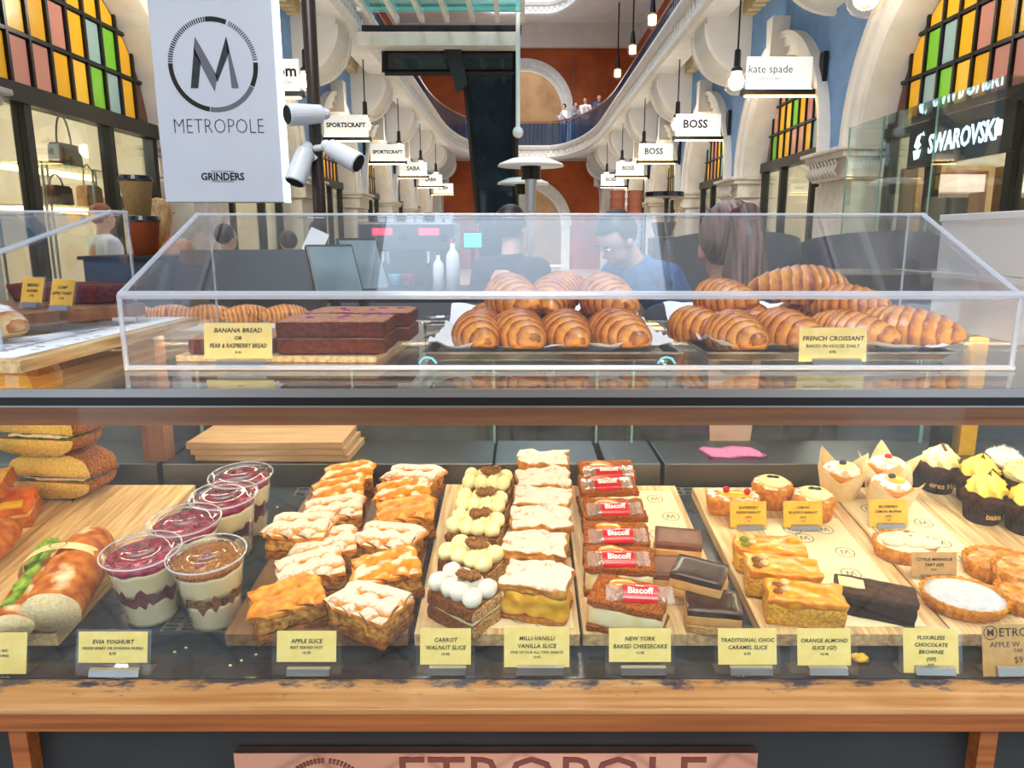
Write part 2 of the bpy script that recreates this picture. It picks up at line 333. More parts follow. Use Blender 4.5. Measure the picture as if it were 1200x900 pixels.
# ================================================================== price labels in clear stands
def price_label(lines, px, py, w_, h_, label, cardw=None, cardh=None, card='card', plane='front', rz=0, lean=14, clip=True, cx=0):
    """px, py: middle of the stand's foot in the photograph; sizes in metres"""
    if plane == 'front': p = atZ(px, py, FLOORF); base = FLOORF
    elif plane == 'deck': p = D(px, py, .0195); base = p.z
    else: p = atZ(px, py, plane); base = plane
    t = thing('price_label', label, 'label', (p.x, p.y, base + .0006))
    t.rotation_euler = (math.radians(-lean), 0, rz)
    cw, ch = cardw or w_ * .92, cardh or h_ * .8
    b = nb(); box(b, -w_ / 2, w_ / 2, 0, .0016, 0, h_); obj('stand', b, 'acrylic', t)
    b = nb(); box(b, -w_ / 2 * .96, w_ / 2 * .96, .0018, .022, .0002, .0016)
    obj('foot', b, 'acrylic', t, rot=(math.radians(lean), 0, 0))
    z0 = h_ - ch - h_ * .04
    b = nb(); box(b, -cw / 2, cw / 2, -.0007, -.0001, z0, z0 + ch); obj('card', b, card, t, (cx, 0, 0))
    if clip:
        b = nb(); prism(b, [(-.0062, .001), (-.0050, h_ * .16), (-.0012, h_ * .2), (-.0012, .001)], -cw * .36, cw * .36, 'x'); obj('clip', b, 'metal', t, (cx + cw * .05, 0, 0))
    n = len(lines); tot = sum(l[1] for l in lines); y = z0 + ch - (ch - tot * 1.35) / 2
    for s, sz, bd in lines:
        y -= sz * 1.35 / 2
        wd = len(s) * sz * .62; k = min(1, cw * .93 / wd) if wd else 1
        text(s, sz, 'ink', t, (cx, -.0010, y), bold=.00007 * sz / .006 if bd else 0, sx=k * 1.0, shear=.18 if bd else 0, sp=1.04)
        y -= sz * 1.35 / 2
    return t
B_, S_ = .0066, .0045
price_label([('RK NO', S_, 0), ('R LUNG', S_, 0)], 2, 792, .062, .052, 'yellow price card cut off by the left edge of the picture', cardw=.058, cardh=.048, clip=False)
price_label([('EVIA YOGHURT', B_, 1), ('MIXED BERRY OR SONOMA MUESLI', S_, 0), ('8.95', S_, 0)], 132, 793, .088, .054, 'price card for the yoghurt cups', .081, .036)
price_label([('APPLE SLICE', B_, 1), ('BEST SERVED HOT', S_, 0), ('10.90', S_, 0)], 359, 792, .082, .054, 'price card for the apple slices', .070, .036)
price_label([('CARROT', B_, 1), ('WALNUT SLICE', B_, 1), ('10.90', S_, 0)], 522, 791, .070, .056, 'price card for the carrot walnut slices', .060, .042)
price_label([('MILLI-VANILLI', B_, 1), ('VANILLA SLICE', B_, 1), ('ONE OF OUR ALL-TIME GREATS', .0042, 0), ('10.90', .004, 0)], 629, 791, .082, .058, 'price card for the vanilla slices', .077, .047)
price_label([('NEW YORK', B_, 1), ('BAKED CHEESECAKE', B_, 1), ('10.90', S_, 0)], 750, 791, .082, .056, 'price card for the baked cheesecake', .073, .039)
price_label([('TRADITIONAL CHOC', .0063, 1), ('CARAMEL SLICE', .0063, 1), ('8.95', S_, 0)], 876, 791, .078, .056, 'price card for the chocolate caramel slices', .069, .042)
price_label([('ORANGE ALMOND', .0062, 1), ('SLICE (GF)', .0062, 1), ('10.90', S_, 0)], 966, 791, .080, .056, 'price card for the orange almond slices', .063, .043)
price_label([('FLOURLESS', .0062, 1), ('CHOCOLATE', .0062, 1), ('BROWNIE', .0062, 1), ('(GF)', .0058, 1), ('8.95', .0042, 0)], 1091, 791, .074, .056, 'tall price card for the flourless brownie', .064, .052, rz=-.03)
t = price_label([], 1190, 792, .074, .062, 'kraft handwritten price card at the right end of the front row', .078, .060, card='kraft', rz=.03)
text('ETRO', .014, 'ink', t, (-.019, -.001, .050), align='LEFT'); text('M', .011, 'ink', t, (-.029, -.001, .050), bold=.0003)
b = nb()
for k in range(28):
    a0, a1 = 2 * math.pi * k / 28, 2 * math.pi * (k + 1) / 28
    b.faces.new([b.verts.new((r * math.cos(a), 0, r * math.sin(a))) for r, a in ((.0075, a0), (.0084, a0), (.0084, a1), (.0075, a1))])
obj('emblem', b, 'ink', t, (-.029, -.0012, .050))
text('APPLE W', .009, 'ink_soft', t, (-.030, -.001, .036), align='LEFT'); text('TAR', .006, 'ink_soft', t, (-.002, -.001, .029), align='LEFT'); text('$9', .011, 'ink_soft', t, (-.002, -.001, .018), align='LEFT')
price_label([('RASPBERRY', .0056, 1), ('PASSIONFRUIT', .0056, 1), ('(GF)', .0050, 1), ('7.95', .004, 0)], 877, 622, .060, .047, 'gold price card in front of the raspberry loaf cake', .056, .040, 'card_gold', 'deck')
price_label([('LEMON', .0056, 1), ('BLACKCURRANT', .0056, 1), ('(GF)', .0050, 1), ('7.95', .004, 0)], 941, 622, .062, .047, 'gold price card in front of the lemon blackcurrant cakes', .060, .040, 'card_gold', 'deck')
price_label([('BLUEBERRY', .0056, 1), ('LEMON MUFFIN', .0056, 1), ('(GF)', .0050, 1), ('7.95', .004, 0)], 1041, 620, .064, .047, 'gold price card in front of the paper-wrapped muffins', .060, .042, 'card_gold', 'deck')
price_label([('CITRUS MERINGUE', .0056, 1), ('TART (GF)', .0056, 1), ('8.95', .004, 0)], 1094, 680, .064, .040, 'tan price card in front of the citrus tart', .062, .033, 'kraft', 'deck', lean=10)
price_label([('CHOC', .0056, 1), ('C', .0056, 1)], 1203, 622, .055, .044, 'gold price card in front of the chocolate cupcakes', .045, .034, 'card_gold', 'deck')
price_label([('BANANA BREAD', .0075, 1), ('OR', .0062, 1), ('PEAR & RASPBERRY BREAD', .0075, 1), ('9.95', .0045, 0)], 280, 433, .090, .058, 'yellow price card in front of the banana bread', .082, .043, plane=SHELF, clip=True, lean=8)
price_label([('FRENCH CROISSANT', .0078, 1), ('BAKED IN-HOUSE DAILY', .0058, 0), ('4.95', .005, 0)], 975, 430, .090, .050, 'yellow price card in front of the croissant trays', .083, .042, plane=SHELF, lean=8)
# ================================================================== food materials
TEXK = 2
mat('crumb_brown', '6b3f22', 'a9713f', rough=.85, scale=90, bump=.8, bscale=140, spec=.18)
mat('crumb_apple', '8a5a30', 'd9a860', rough=.75, scale=70, bump=.9, bscale=110, spec=.18)
mat('crust_gold', 'cc8424', 'eeb04e', rough=.5, scale=45, bump=.35, bscale=90, coat=.15)
mat('crust_sugar', 'c98232', 'e2a650', rough=.7, scale=45, bump=.3, top='ddd5c8', topscale=110, toplo=.18, tophi=.40, spec=.18)
mat('crust_halfsugar', 'cc8426', 'ecac4a', rough=.6, scale=45, bump=.3, top='e6dac4', topscale=34, toplo=.40, tophi=.56, spec=.18)
mat('custard', 'e8ab1c', 'f5cf5a', rough=.45, scale=40, bump=.2, sss=.15)
mat('custard_pale', 'efc860', 'f8e4a0', rough=.5, scale=50, bump=.25, sss=.15)
mat('pastry', '9a5f24', 'd09a4c', rough=.8, scale=70, bump=.7, bscale=120, top='fff6e4', topscale=40, toplo=.5, tophi=.62, spec=.18)
mat('pastry_sugar', 'b57a38', 'dba860', rough=.85, scale=50, bump=.9, bscale=90, top='d9d4cb', topscale=60, toplo=.22, tophi=.40, spec=.18)
mat('carrot_cake', '5f3a20', '96623a', rough=.9, scale=110, bump=1, bscale=150, spec=.18)
mat('carrot_nuts', 'a5773f', 'e3c492', rough=.85, scale=170, bump=1, bscale=170, lo=.4, hi=.6, spec=.18)
mat('cream', 'f3e4a4', 'f9f1c6', rough=.4, scale=15, sss=.2); mat('cream_white', 'dfddd4', 'e8e6de', rough=.42, scale=15, sss=.2)
mat('walnut', '6e4728', 'a87a4c', rough=.7, scale=120, bump=.8, spec=.18)
mat('cheese', 'f4e4b0', 'faf0cf', rough=.5, scale=30, bump=.12, sss=.15)
mat('biscuit_crumb', '7c4014', 'c07a34', rough=.9, scale=190, bump=1, bscale=200, spec=.18)
mat('caramel_spot', 'e78e1c', 'f3ab35', rough=.15, scale=20, coat=.5)
mat('wrap_red', 'c61f30', 'd42c3c', rough=.25, scale=10, coat=.4); mat('print_white', 'fff8f2', rough=.5, spec=.18)
mat('shortbread', 'c99b5c', 'e2bd80', rough=.85, scale=130, bump=.8, spec=.18); mat('caramel', 'd9a566', 'e6b97e', rough=.35, scale=20, sss=.2)
mat('choc', '2a1712', '3a221a', rough=.3, scale=30, bump=.1, coat=.2); mat('choc_milk', '6b4536', '7a5344', rough=.35, scale=30, bump=.1, spec=.18)
mat('almond_cake', 'd99a2e', 'f2cd6a', rough=.8, scale=140, bump=.9, bscale=150, spec=.18); mat('orange_glaze', 'dc8a10', 'f4b226', rough=.28, scale=38, bump=.5, bscale=60, coat=.25)
mat('nut', 'd8b077', 'efd9ae', rough=.6, scale=90, spec=.18); mat('pistachio', '7d8a3a', rough=.6, spec=.18)
mat('brownie', '120a07', '24150e', rough=.8, scale=120, bump=1, spec=.18); mat('brownie_top', '2e1c12', '4c3222', rough=.6, scale=80, bump=.6, spec=.18); mat('white_choc', 'f1dfae', rough=.4, spec=.18)
mat('tart_shell', 'b4742c', 'd8a252', rough=.75, scale=60, bump=.4, spec=.18); mat('meringue', 'e2d8bc', 'efe6d0', rough=.5, scale=40, bump=.2, spec=.18)
mat('sugar', 'b4b7bf', 'd8dade', rough=.9, scale=55, bump=1, lo=.2, hi=.95, spec=.18); mat('pear_fill', 'b5742e', 'e0a85a', rough=.3, scale=60, bump=.5, coat=.3); mat('pear', 'b88a55', 'd9b27a', rough=.4, scale=40, coat=.3)
mat('cake_gold', 'bf7a34', 'dca25a', rough=.7, scale=80, bump=.5, top='fff7ea', topscale=60, toplo=.42, tophi=.55, spec=.18)
mat('curd', 'f0bc28', 'f6cf4c', rough=.2, scale=20, coat=.5); mat('lemon_cream', 'f6e6a4', 'faf0c4', rough=.35, scale=15, spec=.18)
mat('raspberry', 'c52f45', 'd9506a', rough=.5, scale=120, bump=.8, spec=.18); mat('berry_dark', '221024', rough=.25, coat=.4)
mat('paper_tan', 'e6cfa0', 'f3e3c0', rough=.8, scale=20, spec=.18); mat('muffin', 'c98339', 'e2a65c', rough=.8, scale=90, bump=.6, top='fff9ee', topscale=50, toplo=.25, tophi=.4, spec=.18)
mat('cupcake_dark', '2c1a12', '4c3124', rough=.85, scale=110, bump=1, spec=.18); mat('cupcake_case', '1f1713', '33271f', rough=.6, scale=40, spec=.18); mat('print_gold', 'c2a265', rough=.5, spec=.18)
mat('buttercream', 'f6dc62', 'fae98c', rough=.38, scale=15, sss=.15); mat('buttercream_pale', 'f3eba8', 'f9f6cf', rough=.4, scale=15, sss=.15)
mat('coconut', 'f0efe6', 'ffffff', rough=.8, scale=60, spec=.18); mat('coconut_yellow', 'f3e3a0', 'fbf4d0', rough=.8, scale=60, spec=.18)
mat('yoghurt', 'f6e8bc', 'fbf2d2', rough=.35, scale=12, sss=.15); mat('berries', '4a0d22', '8d1e3c', rough=.3, scale=70, bump=.4, coat=.3); mat('berry_juice', '5c1030', 'b03860', rough=.25, scale=50, spec=.18)
mat('muesli', '7a4a22', 'b9854a', rough=.85, scale=160, bump=1, spec=.18)
mat('bread_crust', '9a5420', 'd08c46', rough=.6, scale=28, bump=.3, bscale=60, top='f6e6c8', topscale=18, toplo=.5, tophi=.68, spec=.18); mat('bread_crumb', 'e3cfa4', 'f3e6c6', rough=.9, scale=120, bump=.6, bscale=130, spec=.18)
mat('seed_crust', '7b4a24', 'b47b42', rough=.75, scale=150, bump=.9, lo=.42, hi=.58, spec=.18); mat('seed_crumb', 'dcb766', 'efd690', rough=.9, scale=110, bump=.9, spec=.18)
mat('lettuce', '4f7a2a', 'a6c45a', rough=.5, scale=40, bump=.4, spec=.18); mat('rocket', '2f4a20', '5f7f38', rough=.6, scale=60, spec=.18); mat('chicken', 'e7d9b4', 'f3ead0', rough=.6, scale=50, bump=.5, spec=.18)
mat('salmon', 'e0702c', 'f09a50', rough=.35, scale=30, spec=.18); mat('toast', 'dba346', 'f0cd80', rough=.85, scale=90, bump=.7, spec=.18); mat('toast_crust', '9c5a20', 'c9843a', rough=.7, scale=60, spec=.18)
mat('loaf', '4a2012', '753a20', rough=.75, scale=70, bump=.6, spec=.18); mat('loaf_cut', '9a6a50', 'd0a48a', rough=.9, scale=100, bump=.8, lo=.3, hi=.7, spec=.18); mat('fruit_purple', '8b2f78', 'b25a9c', rough=.6, scale=60, spec=.18)
mat('croissant', 'f2b060', '8c3a0a', rough=.34, scale=70, attr='lay', lo=.15, hi=.95, bump=.25, bscale=120, coat=.25)
mat('croissant_sugar', 'efcf9c', 'b4692c', rough=.45, scale=55, attr='lay', lo=.15, hi=.95, top='ffffff', topscale=20, toplo=.38, tophi=.52, spec=.18)
mat('cyan', '8fd8f2', rough=.4, spec=.18); mat('salmon_paper', 'e59a7c', rough=.7, spec=.18); mat('kraft_red', 'b5694a', rough=.7, spec=.18); mat('pink_cloth', 'e79ad0', 'f0b4dc', rough=.9, scale=200, spec=.18)
TEXK = 1
NRM = Vector((0, -math.sin(TILT), math.cos(TILT)))
def put(name, label, cat, px, py, ht, rz=0, group=None, h0=.0188, lean=0):
    """the pixel is the middle of the thing's top, ht its height, h0 what it stands on above the deck"""
    p = D(px, py, h0 + ht) - NRM * ht
    return thing(name, label, cat, p, deck_rot(rz, lean), group)
R = math.radians
def strip(bm, x0, y0, x1, y1, w_, z, h_, seed):
    """a bulged pastry strip laid from one point to another"""
    d = Vector((x1 - x0, y1 - y0)); L_ = d.length; d.normalize(); n = Vector((-d.y, d.x)); rings = []
    for i in range(8):
        t = i / 7; c = Vector((x0, y0)) + d * L_ * t; k = 1 + .18 * noise.noise(Vector((t * 3, seed, 0)))
        e = .55 if i in (0, 7) else 1
        rings.append([bm.verts.new((c.x + n.x * w_ * k * .5 * u, c.y + n.y * w_ * k * .5 * u, z + h_ * e * v * k)) for u, v in ((-1, 0), (-.85, .6), (-.4, .95), (.1, 1), (.55, .9), (.95, .5), (1, 0))])
    for A, B in zip(rings, rings[1:]):
        for k in range(6): bm.faces.new((A[k], A[k + 1], B[k + 1], B[k]))
    bm.faces.new(rings[0]); bm.faces.new(list(reversed(rings[-1])))
def apple_slice(label, px, py, rz, crust, seed, h0=.0188, lean=0, s=1.0):
    t = put('apple_slice', label, 'cake slice', px, py, .048, R(rz), 'apple slices', h0, lean=lean)
    W_, L_ = .086 * s, .064 * s
    b = block(W_, L_, .012, 5, .002, .002, 80, seed); obj('base', b, 'crumb_brown', t, smooth=True)
    b = block(W_ * .97, L_ * .97, .021, 7, .005, .004, 60, seed + 5, z0=.011); obj('apple_filling', b, 'crumb_apple', t, smooth=True)
    b = block(W_ * .99, L_ * .99, .007, 6, .002, .002, 50, seed + 9, z0=.031); obj('crust', b, crust, t, smooth=True)
    rnd = random.Random(seed)
    for i in range(3):
        b = nb(); o = -W_ * .30 + i * W_ * .30; k = rnd.uniform(-.004, .004)
        strip(b, o + k - .012, -L_ * .48, o + k + .012, L_ * .48, .025, .035, .010, seed + i); obj('lattice_strip', b, crust, t, smooth=True)
    for i in range(2):
        b = nb(); o = -L_ * .22 + i * L_ * .44
        strip(b, -W_ * .49, o - .006, W_ * .49, o + .008, .023, .038, .0105, seed + 20 + i); obj('lattice_strip', b, crust, t, smooth=True)
    return t
AL = [(335, 690, 28, 'crust_gold', 'golden unsugared apple slice at the front of the left column, nearest the yoghurt cups'),
      (362, 655, 22, 'crust_sugar', 'sugar-dusted apple slice second from the front in the left column'),
      (380, 627, 15, 'crust_sugar', 'sugar-dusted apple slice third from the front in the left column'),
      (352, 608, -5, 'crust_sugar', 'sugared apple slice sticking out at the left side of the apple column'),
      (390, 588, 12, 'crust_sugar', 'thickly sugared apple slice fifth from the front in the left column'),
      (395, 566, 18, 'crust_halfsugar', 'half-sugared golden apple slice sixth from the front in the left column'),
      (408, 547, 14, 'crust_halfsugar', 'rearmost apple slice of the left column, by the wood boards')]
AR = [(433, 695, -28, 'crust_sugar', 'white sugared apple slice at the front of the right column, corner towards the glass'),
      (452, 655, 20, 'crust_halfsugar', 'golden apple slice second from the front in the right column'),
      (455, 620, -18, 'crust_sugar', 'sugared apple slice third from the front in the right column'),
      (474, 590, 12, 'crust_gold', 'unsugared golden apple slice in the middle of the right column'),
      (472, 568, 10, 'crust_halfsugar', 'half-sugared apple slice fifth from the front in the right column'),
      (484, 550, -14, 'crust_sugar', 'rearmost white sugared apple slice of the right column')]
for i, (px, py, rz, cr, lb) in enumerate(AL): apple_slice(lb, px, py, rz, cr, i + 1, h0=.0188 + (.004 if i % 2 else 0) + (.012 if i == 3 else 0), s=.92 if i > 4 else 1)
for i, (px, py, rz, cr, lb) in enumerate(AR): apple_slice(lb, px, py, rz, cr, i + 31, h0=.0188 + (.004 if i % 2 else 0))

def vanilla_slice(label, px, py, rz, seed):
    t = put('vanilla_slice', label, 'cake slice', px, py, .058, R(rz), 'vanilla slices')
    W_, L_ = .084, .058
    b = block(W_, L_, .009, 6, .003, .003, 90, seed); obj('pastry_base', b, 'pastry', t, smooth=True)
    b = block(W_ * .97, L_ * .97, .036, 10, .006, .0055, 60, seed + 3, z0=.008); obj('custard', b, 'custard', t, smooth=True)
    b = block(W_ * 1.03, L_ * 1.04, .014, 11, .005, .0065, 60, seed + 7, z0=.042); obj('pastry_lid', b, 'pastry_sugar', t, smooth=True)
for i, (px, py, rz, lb) in enumerate([(630, 670, -14, 'thick sugared vanilla slice at the front, custard showing'), (627, 632, -8, 'sugared vanilla slice second from the front'), (633, 602, 4, 'sugared vanilla slice third from the front'),
        (636, 578, -6, 'sugared vanilla slice fourth from the front'), (637, 556, 3, 'sugared vanilla slice second from the back'), (637, 533, -4, 'rearmost vanilla slice with pale top, furthest from the glass')]):
    vanilla_slice(lb, px, py, rz, i + 51)

def carrot_slice(label, px, py, rz, seed, dollop='cream'):
    t = put('carrot_slice', label, 'cake slice', px, py, .060, R(rz), 'carrot walnut slices')
    W_, L_ = .078, .056
    b = block(W_, L_, .020, 7, .004, .003, 70, seed); obj('cake', b, ['carrot_cake', 'carrot_nuts'], t, smooth=True, pick=lambda f: 1 if f.normal.x > .6 else 0)
    b = block(W_ * .96, L_ * .96, .004, 5, .001, .001, 70, seed + 2, z0=.0195); obj('cream_layer', b, 'cream', t, smooth=True)
    b = block(W_, L_, .019, 7, .004, .003, 70, seed + 4, z0=.023); obj('cake', b, ['carrot_cake', 'carrot_nuts'], t, smooth=True, pick=lambda f: 1 if f.normal.x > .6 else 0)
    rnd = random.Random(seed)
    for i in range(4):
        for j in range(2):
            x = -W_ * .36 + i * W_ * .24 + rnd.uniform(-.002, .002); y = -L_ * .24 + j * L_ * .46
            b = nb(); ball(b, (0, 0, 0), (.0125, .0165, .0125), 14, 9, .12, 1.5, seed + i)
            for v in b.verts:
                if v.co.y > 0: v.co.x *= 1 - v.co.y / .0145 * .35; v.co.z *= 1 - v.co.y / .0145 * .3
            obj('cream_dollop', b, dollop, t, (x, y, .0505), (R(-12), 0, rnd.uniform(-.25, .25)), smooth=True)
    for i in range(2):
        b = nb(); ball(b, (0, 0, 0), (.010, .008, .007), 12, 8, .5, 3, seed + i * 3); obj('walnut', b, 'walnut', t, (.004 + i * .012 - .005, .002 + i * .004, .064), (0, 0, i), smooth=True)
for i, (px, py, rz, dl, lb) in enumerate([(543, 677, -38, 'cream_white', 'carrot slice at the front with white cream dollops and a walnut'), (553, 640, -30, 'cream', 'carrot slice second from the front with piped cream'),
        (558, 605, -12, 'cream', 'carrot slice third from the front with piped cream'), (565, 580, -10, 'cream', 'carrot slice second from the back, with yellow cream'), (572, 555, -8, 'cream', 'rearmost carrot slice with walnut pieces on top')]):
    carrot_slice(lb, px, py, rz, i + 71, dl)

def cheesecake(label, px, py, rz, seed, rb):
    t = put('cheesecake_slice', label, 'cake slice', px, py, .047, R(rz), 'baked cheesecake slices')
    W_, L_ = .092, .060
    b = block(W_, L_, .010, 6, .002, .003, 90, seed); obj('biscuit_base', b, 'biscuit_crumb', t, smooth=True)
    b = block(W_ * .97, L_ * .97, .029, 6, .004, .0012, 40, seed + 2, z0=.009); obj('cheese_filling', b, 'cheese', t, smooth=True)
    b = block(W_ * 1.0, L_ * 1.0, .011, 8, .003, .003, 110, seed + 4, z0=.036); obj('crumb_top', b, 'biscuit_crumb', t, smooth=True)
    b = nb(); ball(b, (0, 0, 0), (.020, .014, .005), 14, 8, .25, 2, seed); obj('caramel', b, 'caramel_spot', t, (-.010, .012, .0465), smooth=True)
    return t
def wrapped_biscuit(label, px, py, rz, h):
    t = put('wrapped_biscuit', label, 'biscuit', px, py, .013, R(rz), 'wrapped biscuits', h0=.0188 + h, lean=R(16))
    b = block(.050, .024, .008, 5, .003, .0008, 60, 3); obj('biscuit', b, 'biscuit_crumb', t, smooth=True)
    b = nb(); n = 15; rows = []
    for i in range(n):
        x = -.041 + .082 * i / (n - 1); e = abs(x) > .029; rr = []
        for k in range(10):
            a = 2 * math.pi * k / 10; hy, hz = (.0135, .0062) if not e else (.0125 + .002 * ((i) % 2), .0022)
            rr.append(b.verts.new((x, hy * math.cos(a), .0045 + hz * math.sin(a) + (.002 * ((k % 2) * 2 - 1) if e else 0))))
        rows.append(rr)
    for A, B in zip(rows, rows[1:]):
        for k in range(10): b.faces.new((A[k], A[(k + 1) % 10], B[(k + 1) % 10], B[k]))
    obj('wrapper', b, 'wrap', t, smooth=True)
    b = nb(); rows = []
    for i in range(2):
        x = (-.021, .021)[i]; rows.append([b.verts.new((x, .0142 * math.cos(a), .0045 + .0069 * math.sin(a))) for a in [math.pi * (-.15 + 1.3 * k / 10) for k in range(11)]])
    for k in range(10): b.faces.new((rows[0][k], rows[1][k], rows[1][k + 1], rows[0][k + 1]))
    obj('red_band', b, 'wrap_red', t, smooth=True)
    text('Biscoff', .0125, 'print_white', t, (0, -.0012, .0118), rot=(R(4), 0, 0), bold=.0003, sx=.92); text('Lotus', .0042, 'print_white', t, (0, .0068, .0112), rot=(R(-20), 0, 0))
CH = [(738, 694, -20, 750, 690, -4), (726, 652, -6, 725, 650, 0), (722, 623, -4, 724, 623, 2), (720, 594, 0, 720, 592, 3), (712, 566, 2, 711, 563, 6), (711, 548, 3, 713, 549, 2)]
for i, (px, py, rz, bx, by, br) in enumerate(CH):
    pos = ['at the front by the glass', 'second from the front', 'third from the front', 'fourth from the front', 'second from the back', 'furthest back'][i]
    cheesecake('crumb-topped cheesecake slice ' + pos, px, py, rz, i + 91, 0)
    wrapped_biscuit('red and clear wrapped biscuit on the cheesecake ' + pos, bx, by - 2, br, .047)
def caramel_slice(label, px, py, rz, seed, h0=.0188, top='choc'):
    t = put('caramel_slice', label, 'cake slice', px, py, .034, R(rz), 'chocolate caramel slices', h0)
    W_, L_ = .066, .050
    b = block(W_, L_, .012, 5, .002, .0018, 110, seed); obj('shortbread', b, 'shortbread', t, smooth=True)
    b = block(W_ * .985, L_ * .985, .014, 5, .002, .0008, 60, seed, z0=.0115); obj('caramel', b, 'caramel', t, smooth=True)
    b = block(W_, L_, .009, 5, .0018, .0005, 60, seed, z0=.025); obj('chocolate_top', b, top, t, smooth=True)
caramel_slice('caramel slice at the bottom front with glossy dark chocolate top', 836, 703, -8, 111)
caramel_slice('caramel slice lying on top of the others, chocolate top tilted', 820, 666, -26, 112, h0=.040)
caramel_slice('caramel slice tucked underneath the tilted one', 790, 662, -6, 113, top='choc_milk')
caramel_slice('caramel slice at the back with matt milk chocolate top', 795, 628, -10, 114, top='choc_milk')
def orange_slice(label, px, py, rz, seed, h0=.0188):
    t = put('orange_slice', label, 'cake slice', px, py, .040, R(rz), 'orange almond slices', h0)
    W_, L_ = .092, .046
    b = block(W_, L_, .030, 8, .004, .003, 90, seed); obj('cake', b, 'almond_cake', t, smooth=True)
    b = block(W_ * 1.02, L_ * 1.03, .012, 10, .005, .0045, 70, seed + 3, z0=.028); obj('orange_glaze', b, 'orange_glaze', t, smooth=True)
    for i in range(4):
        b = nb(); ball(b, (0, 0, 0), (.006, .005, .004), 10, 7, .3, 2, i + seed); obj('nut', b, 'nut' if i % 2 else ('pistachio' if seed == 121 else 'walnut'), t, (-W_ * .38 + (i % 2) * .011, -.010 + i * .007, .0415), smooth=True)
orange_slice('glazed orange almond slice at the front, cake side to the glass', 944, 692, -10, 123)
orange_slice('glazed orange almond slice in the middle of three', 918, 661, -8, 122, h0=.022)
orange_slice('rear glazed orange almond slice with nuts on its end', 902, 636, -6, 121)
t = put('brownie', 'dark chocolate brownie with a white chocolate flake', 'cake slice', 1026, 690, .034, R(-20))
b = block(.094, .042, .028, 8, .003, .0025, 90, 131); obj('cake', b, 'brownie', t, smooth=True)
b = block(.096, .043, .007, 8, .002, .0015, 90, 132, z0=.027); obj('crust', b, 'brownie_top', t, smooth=True)
b = block(.030, .020, .003, 4, .001, .0012, 80, 133, z0=.0335, c=(-.028, .004)); obj('white_chocolate_flake', b, 'white_choc', t, rot=(0, 0, .05), smooth=True)
# ---------------------------------------------------------------- tarts
def tart(label, px, py, rx, ry, h_, rz, fill, seed, n=26, dome=.004, h0=.0194):
    t = put('tart', label, 'tart', px, py, h_, R(rz), h0=h0); k = ry / rx
    def fl(a, i, r, z): return (r * (1 + (.05 * math.cos(n * a) if i in (1, 2) else (.015 * math.cos(n * a) if i == 3 else 0))), z)
    b = nb(); lathe(b, [(rx * .80, 0), (rx * .86, .002), (rx, h_), (rx * .95, h_ * 1.0), (rx * .90, h_ * .82), (rx * .5, h_ * .8)], n * 6, fl, sy=k); obj('pastry_shell', b, 'tart_shell', t, smooth=True)
    b = nb(); lathe(b, [(rx * .91, h_ * .80), (rx * .90, h_ * .90), (rx * .7, h_ * .92 + dome * .7), (rx * .35, h_ * .92 + dome), (rx * .05, h_ * .92 + dome * 1.05)], 36,
        lambda a, i, r, z: (r, z + (.0016 * noise.noise(Vector((r * 90 * math.cos(a), r * 90 * math.sin(a), seed))) if i > 1 else 0)), sy=k); obj('filling', b, fill, t, smooth=True)
    return t
tart('oval tart thick with white icing sugar behind the brownie card', 1131, 695, .052, .040, .021, -14, 'sugar', 1)
t = tart('pale meringue citrus tart with a green leaf crumb', 1060, 634, .042, .034, .024, -8, 'meringue', 2)
for i in range(5):
    b = nb(); ball(b, (0, 0, 0), (.015, .012, .007), 12, 8, .3, 2, i); obj('meringue_peak', b, 'meringue', t, (-.018 + .012 * i, (.006 if i % 2 else -.008), .027), smooth=True)
b = nb(); ball(b, (0, 0, 0), (.003, .002, .001), 8, 5); obj('leaf', b, 'lettuce', t, (.006, -.002, .0345))
for px, py, rz, lb in ((1172, 655, -8, 'fluted pear tart on the left of the pear tarts'), (1205, 663, 10, 'fluted pear tart overlapping its left neighbour at the picture edge'), (1212, 692, 0, 'fluted pear tart nearest the glass, cut off at the right')):
    t = tart(lb, px, py, .046, .036, .025, rz, 'pear_fill', px, h0=.0194 if px != 1205 else .030)
    for i in range(2):
        b = nb(); ball(b, (0, 0, 0), (.020, .009, .005), 14, 8, .2, 2, i); obj('pear_piece', b, 'pear', t, (-.008 + i * .018, .008 - i * .014, .026), (0, 0, -.8), smooth=True)
